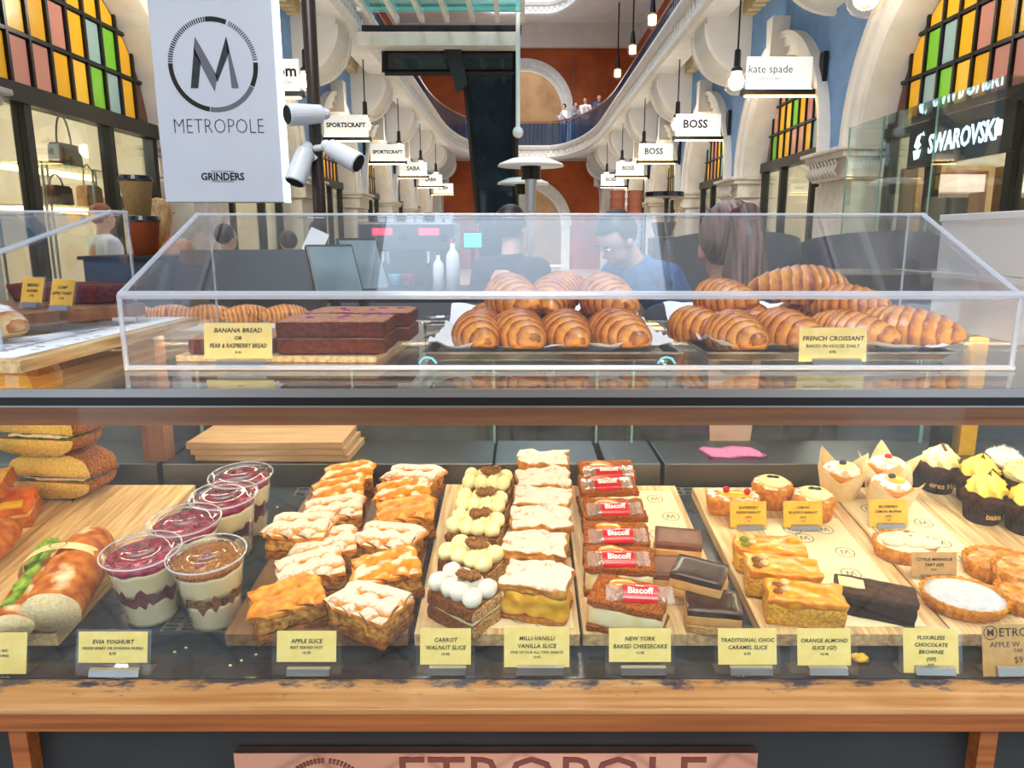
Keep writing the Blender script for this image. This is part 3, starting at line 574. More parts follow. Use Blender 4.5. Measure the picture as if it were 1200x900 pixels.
# ---------------------------------------------------------------- small cakes
t = put('loaf_cake', 'small rectangular cake with passionfruit curd and two raspberries', 'cake', 860, 577, .034, R(-6))
b = block(.078, .042, .030, 8, .006, .0015, 60, 141, taper=1.08); obj('cake', b, 'cake_gold', t, smooth=True)
b = nb(); ball(b, (0, 0, 0), (.026, .011, .005), 18, 9, .1, 2); obj('curd', b, 'curd', t, (.004, 0, .0305), smooth=True)
for x in (-.012, .020):
    b = nb(); ball(b, (0, 0, 0), (.0055, .0055, .006), 12, 9, .25, 6); obj('raspberry', b, 'raspberry', t, (x, .002 if x < 0 else -.003, .038), smooth=True)
for px, py, lb in ((906, 566, 'round cake with yellow cream disc behind the raspberry loaf cake'), (955, 580, 'round cake with pale cream disc beside the blackcurrant card')):
    t = put('round_cake', lb, 'cake', px, py, .038, 0, 'lemon blackcurrant cakes')
    b = nb(); lathe(b, [(.026, 0), (.029, .002), (.0335, .032), (.031, .038), (.020, .040), (.004, .0405)], 36, lambda a, i, r, z: (r * (1 + .01 * math.cos(18 * a)), z)); obj('cake', b, 'cake_gold', t, smooth=True)
    b = nb(); ball(b, (0, 0, 0), (.0235, .0235, .006), 22, 10); obj('cream_disc', b, 'lemon_cream', t, (0, 0, .0415), smooth=True)
    for k in range(2):
        b = nb(); ball(b, (0, 0, 0), (.006, .004, .003), 10, 7, .2, 3, k); obj('blackcurrant', b, 'berry_dark', t, (-.004 + .008 * k, .004 - k * .002, .0475), smooth=True)
for px, py, rz, lb, sc in ((987, 550, 20, 'muffin in a pointed paper wrap on the left, berry on its sugared top', 1.0), (1041, 543, -10, 'sugared muffin in a pointed paper wrap furthest back', 1.0), (1044, 566, 35, 'muffin in a pointed paper wrap nearest its card, yellow curd on top', 1.05)):
    t = put('wrapped_muffin', lb, 'muffin', px, py, .048, R(rz), 'paper-wrapped muffins')
    b = nb(); lathe(b, [(.024, .001), (.030, .030), (.034, .042), (.027, .051), (.012, .056), (.002, .057)], 30, lambda a, i, r, z: (r * (1 + .04 * noise.noise(Vector((math.cos(a) * 2, math.sin(a) * 2, i)))), z)); obj('muffin', b, 'muffin', t, smooth=True)
    b = nb(); rows = []
    for i in range(6):
        f_ = i / 5; row = []
        for k in range(40):
            a = 2 * math.pi * k / 40; tri = abs(((k / 10) % 1) - .5) * 2
            z = .0005 + f_ * (.036 + .034 * tri ** 1.4); r = .026 + .35 * z * (.45 + .55 * tri) + .002
            row.append(b.verts.new((r * math.cos(a), r * math.sin(a), z)))
        rows.append(row)
    for A, B in zip(rows, rows[1:]):
        for k in range(40): b.faces.new((A[k], A[(k + 1) % 40], B[(k + 1) % 40], B[k]))
    obj('paper_wrap', b, 'paper_tan', t)
    b = nb(); ball(b, (0, 0, 0), (.017, .015, .005), 16, 8); obj('curd', b, 'curd' if px == 1044 else 'lemon_cream', t, (.004, -.004, .0555), smooth=True)
    b = nb(); ball(b, (0, 0, 0), (.006, .006, .005), 10, 7, .2, 3); obj('berry', b, 'berry_dark' if px != 1041 else 'raspberry', t, (-.002, -.001, .061), smooth=True)
def cupcake(label, px, py, rz, frost, writing=None, coconut=False):
    t = put('cupcake', label, 'cupcake', px, py, .072, R(rz), 'chocolate cupcakes')
    b = nb(); lathe(b, [(.024, 0), (.025, .001), (.0315, .034)], 64, lambda a, i, r, z: (r * (1 + (.02 * math.cos(32 * a) if i else 0)), z)); obj('paper_case', b, 'cupcake_case', t)
    b = nb(); lathe(b, [(.0305, .030), (.0355, .037), (.0345, .044), (.026, .050), (.005, .051)], 28, lambda a, i, r, z: (r * (1 + .05 * noise.noise(Vector((math.cos(a) * 3, math.sin(a) * 3, i + px)))), z)); obj('cake', b, 'cupcake_dark', t, smooth=True)
    if coconut:
        b = nb(); rnd = random.Random(px)
        ball(b, (0, 0, .056), (.030, .030, .018), 16, 10, .15, 3)
        for k in range(420):
            a = rnd.uniform(0, 6.28); e = rnd.uniform(-.1, 1.5); n_ = Vector((math.cos(a) * math.cos(e), math.sin(a) * math.cos(e), math.sin(e))); p = Vector((n_.x * .029, n_.y * .029, .056 + n_.z * .017))
            q = p + (n_ + Vector((rnd.uniform(-1, 1), rnd.uniform(-1, 1), rnd.uniform(-.5, 1)))).normalized() * rnd.uniform(.004, .010); s = n_.cross(Vector((.3, .5, .8))).normalized() * .0007
            b.faces.new([b.verts.new(v) for v in (p - s, p + s, q)])
        obj('coconut', b, frost, t, kind='stuff')
    else:
        b = nb(); pf = [(.018, .046), (.0265, .049), (.0285, .053), (.0255, .058), (.0265, .061), (.0215, .066), (.0205, .069), (.014, .074), (.008, .080), (.002, .083)]
        lathe(b, pf, 70, lambda a, i, r, z: (r * (1 + .13 * math.sin(7 * a + i * .8)), z + .0016 * math.sin(7 * a + i * 1.0 + 1))); obj('frosting', b, frost, t, smooth=True)
        b = nb(); box(b, -.008, .008, -.0075, .0075, -.0015, .0015, .0004); obj('chocolate_square', b, 'choc_milk', t, (.002, -.004, .079), (R(38), R(20 if px < 1140 else -15), .4))
    if writing:
        for k, ch in enumerate(writing):
            a = R(-90 - (len(writing) - 1) * 5.5 + k * 11 - rz)
            if ch != ' ': text(ch, .013, 'print_gold', t, (.0296 * math.cos(a), .0296 * math.sin(a), .018), rot=(R(80), 0, a + math.pi / 2), bold=.0003)
cupcake('chocolate cupcake on the left with pale swirl frosting and gold lettering on its case', 1105, 528, 0, 'buttercream_pale', 'ores Hunt')
cupcake('chocolate cupcake behind with yellow frosting and a chocolate flake', 1151, 540, 30, 'buttercream')
cupcake('tilted chocolate cupcake in front with bright yellow swirl frosting', 1160, 560, 15, 'buttercream', 'bake')
cupcake('white coconut cupcake furthest back at the right', 1178, 528, 0, 'coconut', coconut=True)
cupcake('pale yellow coconut cupcake at the picture edge', 1203, 545, 0, 'coconut_yellow', coconut=True)
cupcake('yellow frosted cupcake half cut off by the right picture edge', 1212, 572, 40, 'buttercream')
t = D(1003, 765, -.004); b = nb(); ball(b, (0, 0, .004), (.010, .007, .005), 12, 8, .6, 4, 3); o = obj('cake_crumb', b, 'custard', None, (t.x, .80, FLOORF), smooth=True); tag(o, 'yellow cake crumb fallen beside the brownie card', 'crumb')
# ---------------------------------------------------------------- yoghurt cups
def cup(label, px, py, kind, seed):
    hh = .098; t = put('yoghurt_cup', label, 'cup', px, py, hh, 0, 'yoghurt cups', h0=.0006 + (.0013 if py > 630 else 0))
    def rad(z): return .0295 + (.0445 - .0295) * z / .092
    b = nb(); lathe(b, [(.0, .0005), (.0275, .0005), (.0295, .003), (.0445, .092), (.0465, .094), (.0465, .096)], 40, close=False); obj('plastic_cup', b, 'pet', t, smooth=True)
    def layer(name, z0, z1, m, w0, w1, sc=.985):
        b = nb(); n = 7; pf = []
        for i in range(n): z = z0 + (z1 - z0) * i / (n - 1); pf.append((rad(z) * sc, z))
        def md(a, i, r, z):
            d = (w0 * (1 - i / (n - 1)) + w1 * i / (n - 1)) * noise.noise(Vector((math.cos(a) * 3.6, math.sin(a) * 3.6, seed + (0 if i < 4 else 9))))
            zz = z + d; return (rad(zz) * sc, zz)
        lathe(b, pf, 40, md); obj(name, b, m, t, smooth=True)
    fr = 'berries' if kind == 'berry' else 'muesli'
    layer('yoghurt', .002, .040, 'yoghurt', 0, .006)
    layer('fruit_layer' if kind == 'berry' else 'muesli_layer', .038, .054, fr, .020, .020, .988)
    layer('yoghurt', .052, .083, 'yoghurt', .008, .004)
    layer('topping', .081, .0885, 'berry_juice' if kind == 'berry' else 'muesli', .007, .0, .98)
    for k in range(7):
        a = k * 2.4 + seed; r = .010 + .004 * k; b = nb(); ball(b, (0, 0, 0), (.008, .006, .004), 10, 7, .4, 3, k); obj('berry', b, 'berries' if kind == 'berry' or k < 2 else 'muesli', t, (r * math.cos(a), r * math.sin(a), .0885), (0, 0, a), smooth=True)
    b = nb(); lathe(b, [(.0485, .093), (.0490, .0965), (.0475, .0985), (.0440, .0985), (.0430, .0955), (.036, .0955), (.035, .099), (.030, .0995), (.018, .0995), (.017, .0975), (.001, .0975)], 48, close=False); obj('lid', b, 'pet', t, smooth=True)
    b = nb()
    tube(b, [(.0478 * math.cos(2 * math.pi * k / 40), .0478 * math.sin(2 * math.pi * k / 40), .0975) for k in range(41)], .0011, 6, cap=False); obj('lid_rim', b, 'acrylic_edge', t, smooth=True)
cup('berry yoghurt cup at the front left, purple berries under its lid', 165, 644, 'berry', 1); cup('muesli yoghurt cup at the front right with brown granola', 242, 648, 'muesli', 2)
cup('yoghurt cup behind the two front cups, second row', 216, 608, 'berry', 3); cup('berry yoghurt cup third from the front of the row', 262, 579, 'berry', 4); cup('rearmost berry yoghurt cup by the stacked boards', 282, 556, 'berry', 5)
# ---------------------------------------------------------------- rolls and sandwiches
def loaf_mesh(length, rx, rz_, amp, seed, cut=True, n=22):
    """long roll on its belly along y; the near end is cut flat"""
    b = nb(); rings = []
    for i in range(n):
        t_ = i / (n - 1); y = -length / 2 + length * t_
        e = 1 if (cut and t_ < .5) else math.sqrt(max(0.02, 1 - abs(2 * t_ - 1) ** 3.2)); row = []
        for k in range(24):
            a = 2 * math.pi * k / 24; x = rx * e * math.cos(a); z = rz_ * e * math.sin(a); z = z if z > 0 else z * .7
            v = Vector((x, y, z + rz_ * .7)); v += noise.noise_vector(v * 45 + Vector((seed, 0, 0))) * amp; row.append(b.verts.new(v))
        rings.append(row)
    for A, B in zip(rings, rings[1:]):
        for k in range(24): b.faces.new((A[k], A[(k + 1) % 24], B[(k + 1) % 24], B[k]))
    b.faces.new(rings[0]); b.faces.new(list(reversed(rings[-1]))); bmesh.ops.recalc_face_normals(b, faces=b.faces)
    return b
def wrap_band(parent, rx, rz_, y, w_, name='paper_band', m='paper_tan', stamp=True):
    b = nb(); rows = []
    for yy in (y - w_ / 2, y + w_ / 2): rows.append([b.verts.new((rx * math.cos(a), yy, rz_ * (math.sin(a) if math.sin(a) > 0 else .7 * math.sin(a)) + rz_ * .66)) for a in [2 * math.pi * k / 26 for k in range(26)]])
    for k in range(26): b.faces.new((rows[0][k], rows[0][(k + 1) % 26], rows[1][(k + 1) % 26], rows[1][k]))
    pb = obj(name, b, m, parent, smooth=True)
    if stamp:
        b = nb()
        for k in range(24):
            a0, a1 = 2 * math.pi * k / 24, 2 * math.pi * (k + 1) / 24
            b.faces.new([b.verts.new((r * 1.25 * math.cos(a), r * math.sin(a), 0)) for r, a in ((.0075, a0), (.0084, a0), (.0084, a1), (.0075, a1))])
        obj('emblem', b, 'ink', pb, (.0, y, rz_ * 1.66 + .0012))
p = D(72, 742, .018)
t = thing('baguette_roll', 'cut baguette roll with lettuce filling and a paper band on the board', 'sandwich', (-.612, .903, deck_z(.903, .0195)), deck_rot(R(14)), 'filled rolls')
b = loaf_mesh(.20, .034, .033, .002, 3); obj('bread_top', b, ['bread_crust', 'bread_crumb'], t, (.012, 0, .004), (0, R(12), 0), smooth=True, pick=lambda f: 1 if f.normal.y < -.8 else 0)
b = loaf_mesh(.195, .028, .022, .002, 5); obj('bread_base', b, ['bread_crust', 'bread_crumb'], t, (-.026, -.004, 0), (0, R(-10), 0), smooth=True, pick=lambda f: 1 if f.normal.y < -.8 else 0)
b = block(.016, .16, .034, 9, .006, .006, 70, 8); obj('lettuce', b, 'lettuce', t, (-.020, -.003, .010), (0, R(-28), 0), smooth=True)
b = block(.020, .07, .022, 8, .006, .006, 60, 9); obj('lettuce', b, 'lettuce', t, (-.034, .045, .018), (0, R(-28), 0), smooth=True)
wrap_band(t, .052, .039, .005, .016)
t = thing('baguette_roll', 'whole baguette roll with a paper band at the left picture edge', 'sandwich', (-.772, .925, deck_z(.925, .0195)), deck_rot(R(-3)), 'filled rolls')
b = loaf_mesh(.22, .040, .034, .002, 13, cut=False); obj('bread', b, 'bread_crust', t, smooth=True); wrap_band(t, .0425, .0365, -.02, .022)
def half_roll(w_, l_, h_, up, seed, amp=.0025):
    """half of a flat roll, its cut end towards -y; up: domed top, else rounded underside"""
    b = nb(); rows = []; n = 14; m_ = 16
    for i in range(n):
        t_ = i / (n - 1); e = 1 if t_ < .55 else math.sqrt(max(.03, 1 - ((t_ - .55) / .45) ** 2.4)); row = []
        for k in range(m_ + 1):
            a = math.pi * k / m_; c_, s_ = math.cos(a), math.sin(a); x = w_ / 2 * (abs(c_) ** .7) * (1 if c_ > 0 else -1) * e; z = h_ * s_ ** .75 * (.6 + .4 * e)
            v = Vector((x, -l_ / 2 + l_ * t_, z if up else h_ - z)); row.append(b.verts.new(v + noise.noise_vector(v * 45 + Vector((seed, 0, 0))) * amp))
        rows.append(row)
    for A, B in zip(rows, rows[1:]):
        for k in range(m_): b.faces.new((A[k], A[k + 1], B[k + 1], B[k]))
        b.faces.new((A[m_], A[0], B[0], B[m_]))
    b.faces.new(rows[0]); b.faces.new(list(reversed(rows[-1]))); bmesh.ops.recalc_face_normals(b, faces=b.faces); return b
def seeded(label, loc, rz, seed, s=1):
    t = thing('seeded_sandwich', label, 'sandwich', loc, (0, 0, rz), 'seeded sandwiches')
    crumb = lambda f: 1 if f.normal.y < -.7 else 0
    obj('bread_base', half_roll(.140 * s, .10, .028, False, seed), ['seed_crust', 'seed_crumb'], t, smooth=True, pick=crumb)
    b = block(.118 * s, .086, .004, 10, .002, .004, 60, seed + 1, z0=.026); obj('rocket', b, 'rocket', t, smooth=True)
    b = block(.108 * s, .084, .007, 10, .003, .003, 50, seed + 2, z0=.028); obj('chicken', b, 'chicken', t, smooth=True)
    b = block(.114 * s, .082, .003, 10, .0015, .004, 60, seed + 3, z0=.034); obj('rocket', b, 'rocket', t, smooth=True)
    obj('bread_top', half_roll(.146 * s, .10, .040, True, seed + 4), ['seed_crust', 'seed_crumb'], t, (0, 0, .035), (R(-3), 0, 0), smooth=True, pick=crumb)
    return t
z0 = deck_z(1.20, .0195)
q = atY(55, 580, 1.15); seeded('seeded sandwich at the bottom of the stack by the timber post', (-.775, 1.195, z0), R(-6), 201)
seeded('seeded sandwich in the middle of the stack', (-.785, 1.185, z0 + .076), R(-8), 211)
tq = seeded('seeded sandwich on top of the stack, cut face forward', (-.835, 1.165, z0 + .152), R(-3), 221)
b = nb(); prism(b, [(-.04, .02), (-.051, .050), (-.044, .079), (.036, .074), (.051, .05), (.04, .02), (.0405, .0195), (.0517, .0505), (.0365, .0748), (-.0445, .0798), (-.0517, .0505), (-.0407, .0195)], .030, .052, 'x'); obj('paper_band', b, 'white_paper', tq)
t = thing('toast_sandwich', 'toasted salmon sandwich left of the seeded stack', 'sandwich', (-.825, 1.085, deck_z(1.085, .0195)), deck_rot(R(20)))
b = block(.105, .08, .022, 8, .006, .002, 40, 231); obj('bread_base', b, ['toast_crust', 'toast'], t, smooth=True, pick=lambda f: 1 if abs(f.normal.z) > .7 else 0)
b = block(.098, .078, .020, 9, .006, .004, 50, 232, z0=.021); obj('salmon', b, 'salmon', t, smooth=True)
b = block(.03, .02, .006, 5, .002, .002, 50, 233, z0=.038, c=(.03, -.035)); obj('cheese', b, 'curd', t, smooth=True)
b = block(.105, .08, .024, 8, .006, .002, 40, 234, z0=.045); obj('bread_top', b, ['toast_crust', 'toast'], t, (-.02, 0, .002), (0, R(-8), 0), smooth=True, pick=lambda f: 1 if abs(f.normal.z) > .7 else 0)
# ---------------------------------------------------------------- on the rear ledge
zz = LEDGE + .0008
for i, (dx, dy, lb) in enumerate(((.012, .006, 'lowest timber board of the stack on the rear ledge'), (.006, .003, 'middle timber board of the stack on the rear ledge'), (0, 0, 'topmost timber board of the stack on the rear ledge'))):
    t = thing('spare_board', lb, 'board', (-.462 + dx, 1.315 + dy, zz + i * .0125), (0, 0, R(-1.5 + i)), 'stacked spare boards')
    b = nb(); box(b, -.14, .14, -.062, .062, 0, .012, .001); obj('plank', b, 'wood_board_x', t)
b = nb(); n = 14
vs = [[b.verts.new((-.055 + .11 * i / n, -.035 + .07 * j / 6, .003 + .003 * math.sin(i * .9 + j) * .5)) for i in range(n + 1)] for j in range(7)]
for j in range(6):
    for i in range(n): b.faces.new((vs[j][i], vs[j][i + 1], vs[j + 1][i + 1], vs[j + 1][i]))
bmesh.ops.solidify(b, geom=b.faces[:], thickness=.0015)
o = obj('cleaning_cloth', b, 'pink_cloth', None, (.395, 1.31, zz), (0, 0, .12), smooth=True); tag(o, 'pink cleaning cloth lying on the rear ledge', 'cloth')
# crumbs
for i, (px, py) in enumerate(((218, 760), (270, 781), (283, 775), (205, 765), (300, 768), (330, 752), (668, 757), (320, 615), (325, 595))):
    p = atZ(px, py, FLOORF) if py > 740 else D(px, py, 0); z = FLOORF if py > 740 else deck_z(p.y)
    b = nb(); ball(b, (0, 0, .0012), (.0022, .0016, .0012), 6, 4, .5, 3, i)
    o = obj('pastry_crumb', b, 'white_choc', None, (p.x, min(p.y, .836) if py > 740 else p.y, z), smooth=True); tag(o, 'tiny pale pastry crumb scattered on the dark case floor', 'crumb', 'scattered crumbs')
# ================================================================== on the top glass
def cover(label, xa, xb, zf, yf=.858, ys=1.09, yb=1.13, zt=.034, group='clear display covers', left_end=True, right_end=True, lift=0):
    t = thing('display_cover', label, 'cover', ((xa + xb) / 2, yf, SHELF + .0006 + lift), group=group)
    def part(name, b, m):
        for v in b.verts: v.co -= Vector(((xa + xb) / 2, yf, SHELF + .0006 + lift))
        return obj(name, b, m, t)
    z0, z1, z2 = SHELF + .0006 + lift, H + zf, H + zt; th = .004; e = .0030
    b = nb(); box(b, xa, xb, yf, yf + th, z0, z1); part('front_panel', b, 'acrylic')
    b = nb(); prism(b, [(yf, z1), (ys, z2), (ys, z2 - th), (yf, z1 - th)], xa, xb, 'x'); part('sloping_panel', b, 'acrylic')
    b = nb(); box(b, xa, xb, ys, yb, z2 - th, z2); part('top_panel', b, 'acrylic')
    prof = [(yf + th, z0), (yf + th, z1 - th), (ys, z2 - th), (yb, z2 - th), (yb, z0)]
    for x, on in ((xa, left_end), (xb - th, right_end)):
        if not on: continue
        b = nb(); prism(b, prof, x, x + th, 'x'); part('end_panel', b, 'acrylic')
        b = nb(); tube(b, [(x, yf, z0), (x, yf, z1)], e, 6); tube(b, [(x, yf, z1), (x, ys, z2), (x, yb, z2)], e, 6); tube(b, [(x, yb, z2), (x, yb, z0)], .0017, 6)
        part('end_edge', b, 'acrylic_edge')
    b = nb(); tube(b, [(xa, yf + .001, z1), (xb, yf + .001, z1)], .0050, 8); part('bend_edge', b, 'acrylic_edge')
    b = nb(); tube(b, [(xa, ys, z2), (xb, ys, z2)], .0020, 6); part('top_edge', b, 'acrylic_edge')
    b = nb(); tube(b, [(xa, yf, z0 + .003), (xb, yf, z0 + .003)], .0032, 6); part('foot_edge', b, 'acrylic_edge')
    return t
cover('long clear acrylic cover over the bread and croissants', -.474, .592, -.066)
cover('clear acrylic cover at the left over the loaves and sugared croissant', -1.25, -.598, -.020, yf=.83, ys=1.09, yb=1.135, zt=.038, lift=.0276)
# --- banana bread on its board
t = thing('bread_board', 'narrow timber board under the banana bread', 'board', (-.315, 1.03, SHELF + .0006), (0, 0, R(-2)))
b = nb(); box(b, -.125, .135, -.115, .13, 0, .008, .001); obj('plank', b, 'wood_board', t)
zb = SHELF + .0090
def bread_slab(label, x, y, z, w_, l_, h_, rz, seed, fruit=0):
    t = thing('bread_slice', label, 'bread', (x, y, z), (0, 0, R(rz)), 'banana bread slices')
    b = block(w_, l_, h_, 9, .006, .0012, 50, seed); obj('slice', b, ['loaf', 'loaf_cut'], t, smooth=True, pick=lambda f: 1 if f.normal.z > .75 else 0)
    rnd = random.Random(seed)
    for i in range(fruit):
        b = nb(); ball(b, (0, 0, 0), (.009, .005, .0012), 12, 6, .4, 3, i); obj('raspberry_piece', b, 'fruit_purple', t, (rnd.uniform(-.35, .4) * w_, rnd.uniform(-.35, .35) * l_, h_ + .0003), (0, 0, rnd.uniform(0, 3)), smooth=True)
bread_slab('dark banana bread slice lying left behind the card', -.377, .985, zb, .11, .12, .021, 3, 301)
bread_slab('lower thick slice of pear and raspberry bread, right of the card', -.245, .970, zb, .140, .10, .0215, 0, 302)
bread_slab('upper thick slice of pear and raspberry bread with purple fruit', -.245, .971, zb + .022, .140, .10, .0215, 1, 303, 6)
bread_slab('lower rear bread slice beside the tongs', -.235, 1.082, zb, .15, .095, .0215, 0, 304)
bread_slab('upper rear bread slice with purple fruit', -.235, 1.083, zb + .022, .15, .095, .0215, 0, 305, 5)
# --- croissants
def croissant(label, loc, rz, s=1, tip=0, m='croissant', seed=0, roll=0, bend=.02, L_=.145, r0=.0375):
    t = thing('croissant', label, 'croissant', loc, (R(tip), R(roll), R(rz)), 'croissants on trays')
    b = nb(); lay = b.verts.layers.float.new('lay'); n, m_ = 96, 32; rings = []; segs = 6.2
    for i in range(n):
        u = -1 + 2 * i / (n - 1); au = abs(u)
        R_ = r0 * (max(0, 1 - au ** 1.9) ** .62 * .93 + .07) * s
        ph = (au * segs) + .15 * math.sin(u * 3 + seed); fr = ph % 1
        step = 1 - .17 * fr ** 1.2 + (.045 if fr < .1 else 0)
        row = []
        for k in range(m_):
            a = 2 * math.pi * k / m_
            nz = noise.noise(Vector((u * 6, math.cos(a) * 1.6, math.sin(a) * 1.6 + seed)))
            sh = math.sin(a * 1 + seed) * .10                      # layers run askew
            f2 = ((au * segs) + sh * 2.2 + .2 * math.sin(u * 3 + seed)) % 1
            st = 1 - .115 * f2 ** 1.3 + (.02 if f2 < .12 else 0)
            rr = R_ * st * (1 + .05 * nz)
            x = rr * math.cos(a) + bend * s * u * u; z = rr * .92 * math.sin(a)
            if z < -R_ * .55: z = -R_ * .55
            v = b.verts.new((x - bend * s * .3, u * L_ / 2 * s, z + r0 * .55 * s)); v[lay] = max(0, min(1, (1 - f2) * .75 + .25 * nz + (.12 if f2 < .35 else 0))); row.append(v)
        rings.append(row)
    for A, B in zip(rings, rings[1:]):
        for k in range(m_): b.faces.new((A[k], A[(k + 1) % m_], B[(k + 1) % m_], B[k]))
    b.faces.new(rings[0]); b.faces.new(list(reversed(rings[-1]))); bmesh.ops.recalc_face_normals(b, faces=b.faces)
    obj('pastry', b, m, t, smooth=True); return t
def tray(label, x0, x1, y0, y1, plab):
    cx, cy = (x0 + x1) / 2, (y0 + y1) / 2
    t = thing('baking_tray', label, 'tray', (cx, cy, SHELF + .0006), group='baking trays')
    w_, l_ = (x1 - x0) / 2, (y1 - y0) / 2
    b = nb(); box(b, -w_ + .012, w_ - .012, -l_ + .012, l_ - .012, 0, .003); obj('pan', b, 'tray_metal', t)
    b = nb(); pr = [(w_ - .012, l_ - .012, .001), (w_ - .003, l_ - .003, .0115), (w_, l_, .013), (w_, l_, .0105)]; rows = []
    for a, c_, z in pr: rows.append([b.verts.new(v) for v in ((-a, -c_, z), (a, -c_, z), (a, c_, z), (-a, c_, z))])
    for A, B in zip(rows, rows[1:]):
        for k in range(4): b.faces.new((A[k], A[(k + 1) % 4], B[(k + 1) % 4], B[k]))
    obj('rim', b, 'tray_metal', t)
    b = nb(); n = 26; vs = []
    for j in range(n + 1):
        for i in range(n + 1):
            x = -w_ * .95 + 1.90 * w_ * i / n; y = -l_ * .975 + 1.92 * l_ * j / n; ed = max(abs(2 * i / n - 1), abs(2 * j / n - 1))
            z = .006 + max(0, ed - .80) * .085 + .004 * noise.noise(Vector((x * 30, y * 30, x0))) * (1 + 2 * (ed > .85)) + (max(0, 2 * j / n - 1.75) * .09)
            vs.append(b.verts.new((x, y, max(.0045, z))))
    for j in range(n):
        for i in range(n): b.faces.new((vs[j * (n + 1) + i], vs[j * (n + 1) + i + 1], vs[(j + 1) * (n + 1) + i + 1], vs[(j + 1) * (n + 1) + i]))
    o = obj('baking_paper', b, 'white_paper', None, (cx, cy, SHELF + .0006), smooth=True); tag(o, plab, 'paper', 'baking papers')
tray('metal tray of croissants behind the clear cover, left of the two', -.128, .207, .915, 1.27, 'white baking paper under the left croissants')
tray('dark rimmed croissant tray behind the croissant card', .236, .556, .915, 1.27, 'white baking paper under the right croissants')
CZ = SHELF + .0075
for (px, py, y, rz, tip, s, z, lb) in [
    (566, 383, .985, -6, 0, .98, 0, 'front croissant at the left corner of the left tray'), (612, 385, .980, 2, 0, 1.02, 0, 'second front croissant of the left tray, tip forward'),
    (667, 382, .985, -3, 0, .98, 0, 'third front croissant of the left tray'), (727, 382, .985, 5, 0, 1.04, 0, 'front croissant at the right corner of the left tray'),
    (578, 372, 1.12, 8, 0, .95, 0, 'rear croissant low at the left of the left tray'), (640, 372, 1.12, -8, 0, .95, 0, 'rear croissant low in the middle of the left tray'), (705, 372, 1.12, 4, 0, .95, 0, 'rear croissant low at the right of the left tray'),
    (602, 340, 1.06, 12, 6, 1.0, .044, 'croissant heaped on top at the left of the left tray'), (655, 337, 1.075, -24, 14, .95, .046, 'croissant heaped on top in the middle of the left tray'), (712, 338, 1.06, 10, 8, 1.0, .044, 'croissant heaped on top at the right of the left tray'),
    (818, 377, 1.06, 12, 0, .95, 0, 'croissant at the left end of the right tray'), (864, 390, .975, -2, 0, 1.0, 0, 'front croissant left of the croissant card'), (922, 386, .985, 5, 0, 1.02, 0, 'front croissant directly behind the croissant card'),
    (993, 388, .985, 28, 0, .98, 0, 'croissant lying slanted right of the card'), (1056, 388, .99, 40, 0, 1.08, 0, 'large croissant at the right front corner of the right tray'),
    (880, 370, 1.12, -10, 0, 1.0, 0, 'rear low croissant in the middle of the right tray'), (945, 370, 1.13, 20, 0, 1.0, 0, 'rear low croissant right of the middle in the right tray'), (1000, 366, 1.12, 40, 0, .95, 0, 'rear low croissant at the right of the right tray'),
    (845, 343, 1.08, 20, 0, .9, .042, 'croissant heaped at the left of the right tray'), (938, 334, 1.10, 88, 0, 1.06, .052, 'croissant lying crosswise on top of the right heap'), (985, 350, 1.06, 45, 0, .9, .036, 'croissant tucked under the crosswise one')]:
    x = (px - PPX) / FPX * (y * cT + .1 * sT); croissant(lb, (x, y, CZ + z), rz, s, tip, seed=px * .37)
# --- blue tags on the tray edge
for px in (502, 780):
    p = atZ(px, 427, SHELF); b = nb(); tube(b, [(-.011, 0, .0015), (-.006, 0, .008), (0, 0, .0095), (.006, 0, .008), (.011, 0, .0015)], .0016, 6)
    o = obj('tray_clip', b, 'cyan', None, (p.x, .895, SHELF + .0006)); tag(o, 'pale blue clip standing at the %s of the left tray' % ('left corner' if px < 600 else 'right corner'), 'clip')
# --- white cake boxes at the right
for i, (z, rz, lb) in enumerate(((0, 2, 'lower white cardboard cake box at the right'), (.098, -1, 'upper white cardboard cake box at the right'))):
    t = thing('cake_box', lb, 'box', (.885, 1.17, SHELF + .0006 + z), (0, 0, R(rz)), 'white cake boxes')
    b = nb(); box(b, -.145, .2, -.14, .14, 0, .088, .001); obj('box_base', b, 'white_plastic', t)
    b = nb(); box(b, -.148, .203, -.143, .143, .086, .0975, .0012); obj('box_lid', b, 'white_plastic', t)
# --- left cover: boards, loaves, labels, sugared croissant
t = thing('paper_board', 'timber board lined with printed paper at the left', 'board', (-.72, .985, SHELF + .0006))
b = nb(); box(b, -.18, .18, -.215, .225, .012, .026, .001); obj('plank', b, 'wood_board', t)
b = nb(); box(b, -.15, .12, -.10, .10, 0, .0118); obj('foot', b, 'wood_post', t)
b = nb(); box(b, -.165, .165, -.20, .215, .0263, .0272); sh = obj('printed_paper', b, 'white_paper', t)
b = nb(); rnd = random.Random(4)
for k in range(150):
    x, y = rnd.uniform(-.16, .16), rnd.uniform(-.19, .21); a = rnd.uniform(-.3, .3); s = .0032
    b.faces.new([b.verts.new((x + s * 1.6 * u * math.cos(a) - s * .35 * v * math.sin(a), y + s * 1.6 * u * math.sin(a) + s * .45 * v * math.cos(a), .0274)) for u, v in ((-1, -1), (1, -1), (1, 1), (-1, 1))])
obj('print', b, 'ink_grey', sh, kind='stuff')
ZP = SHELF + .028
t = thing('loaf_board', 'thick timber board carrying two dark loaves at the left', 'board', (-.735, 1.06, ZP), (0, 0, R(-24)))
b = nb(); box(b, -.10, .09, -.05, .08, 0, .0118); obj('foot', b, 'wood_board_dark', t)
b = nb(); box(b, -.13, .115, -.085, .12, .012, .030, .0015); obj('plank', b, 'wood_post', t)
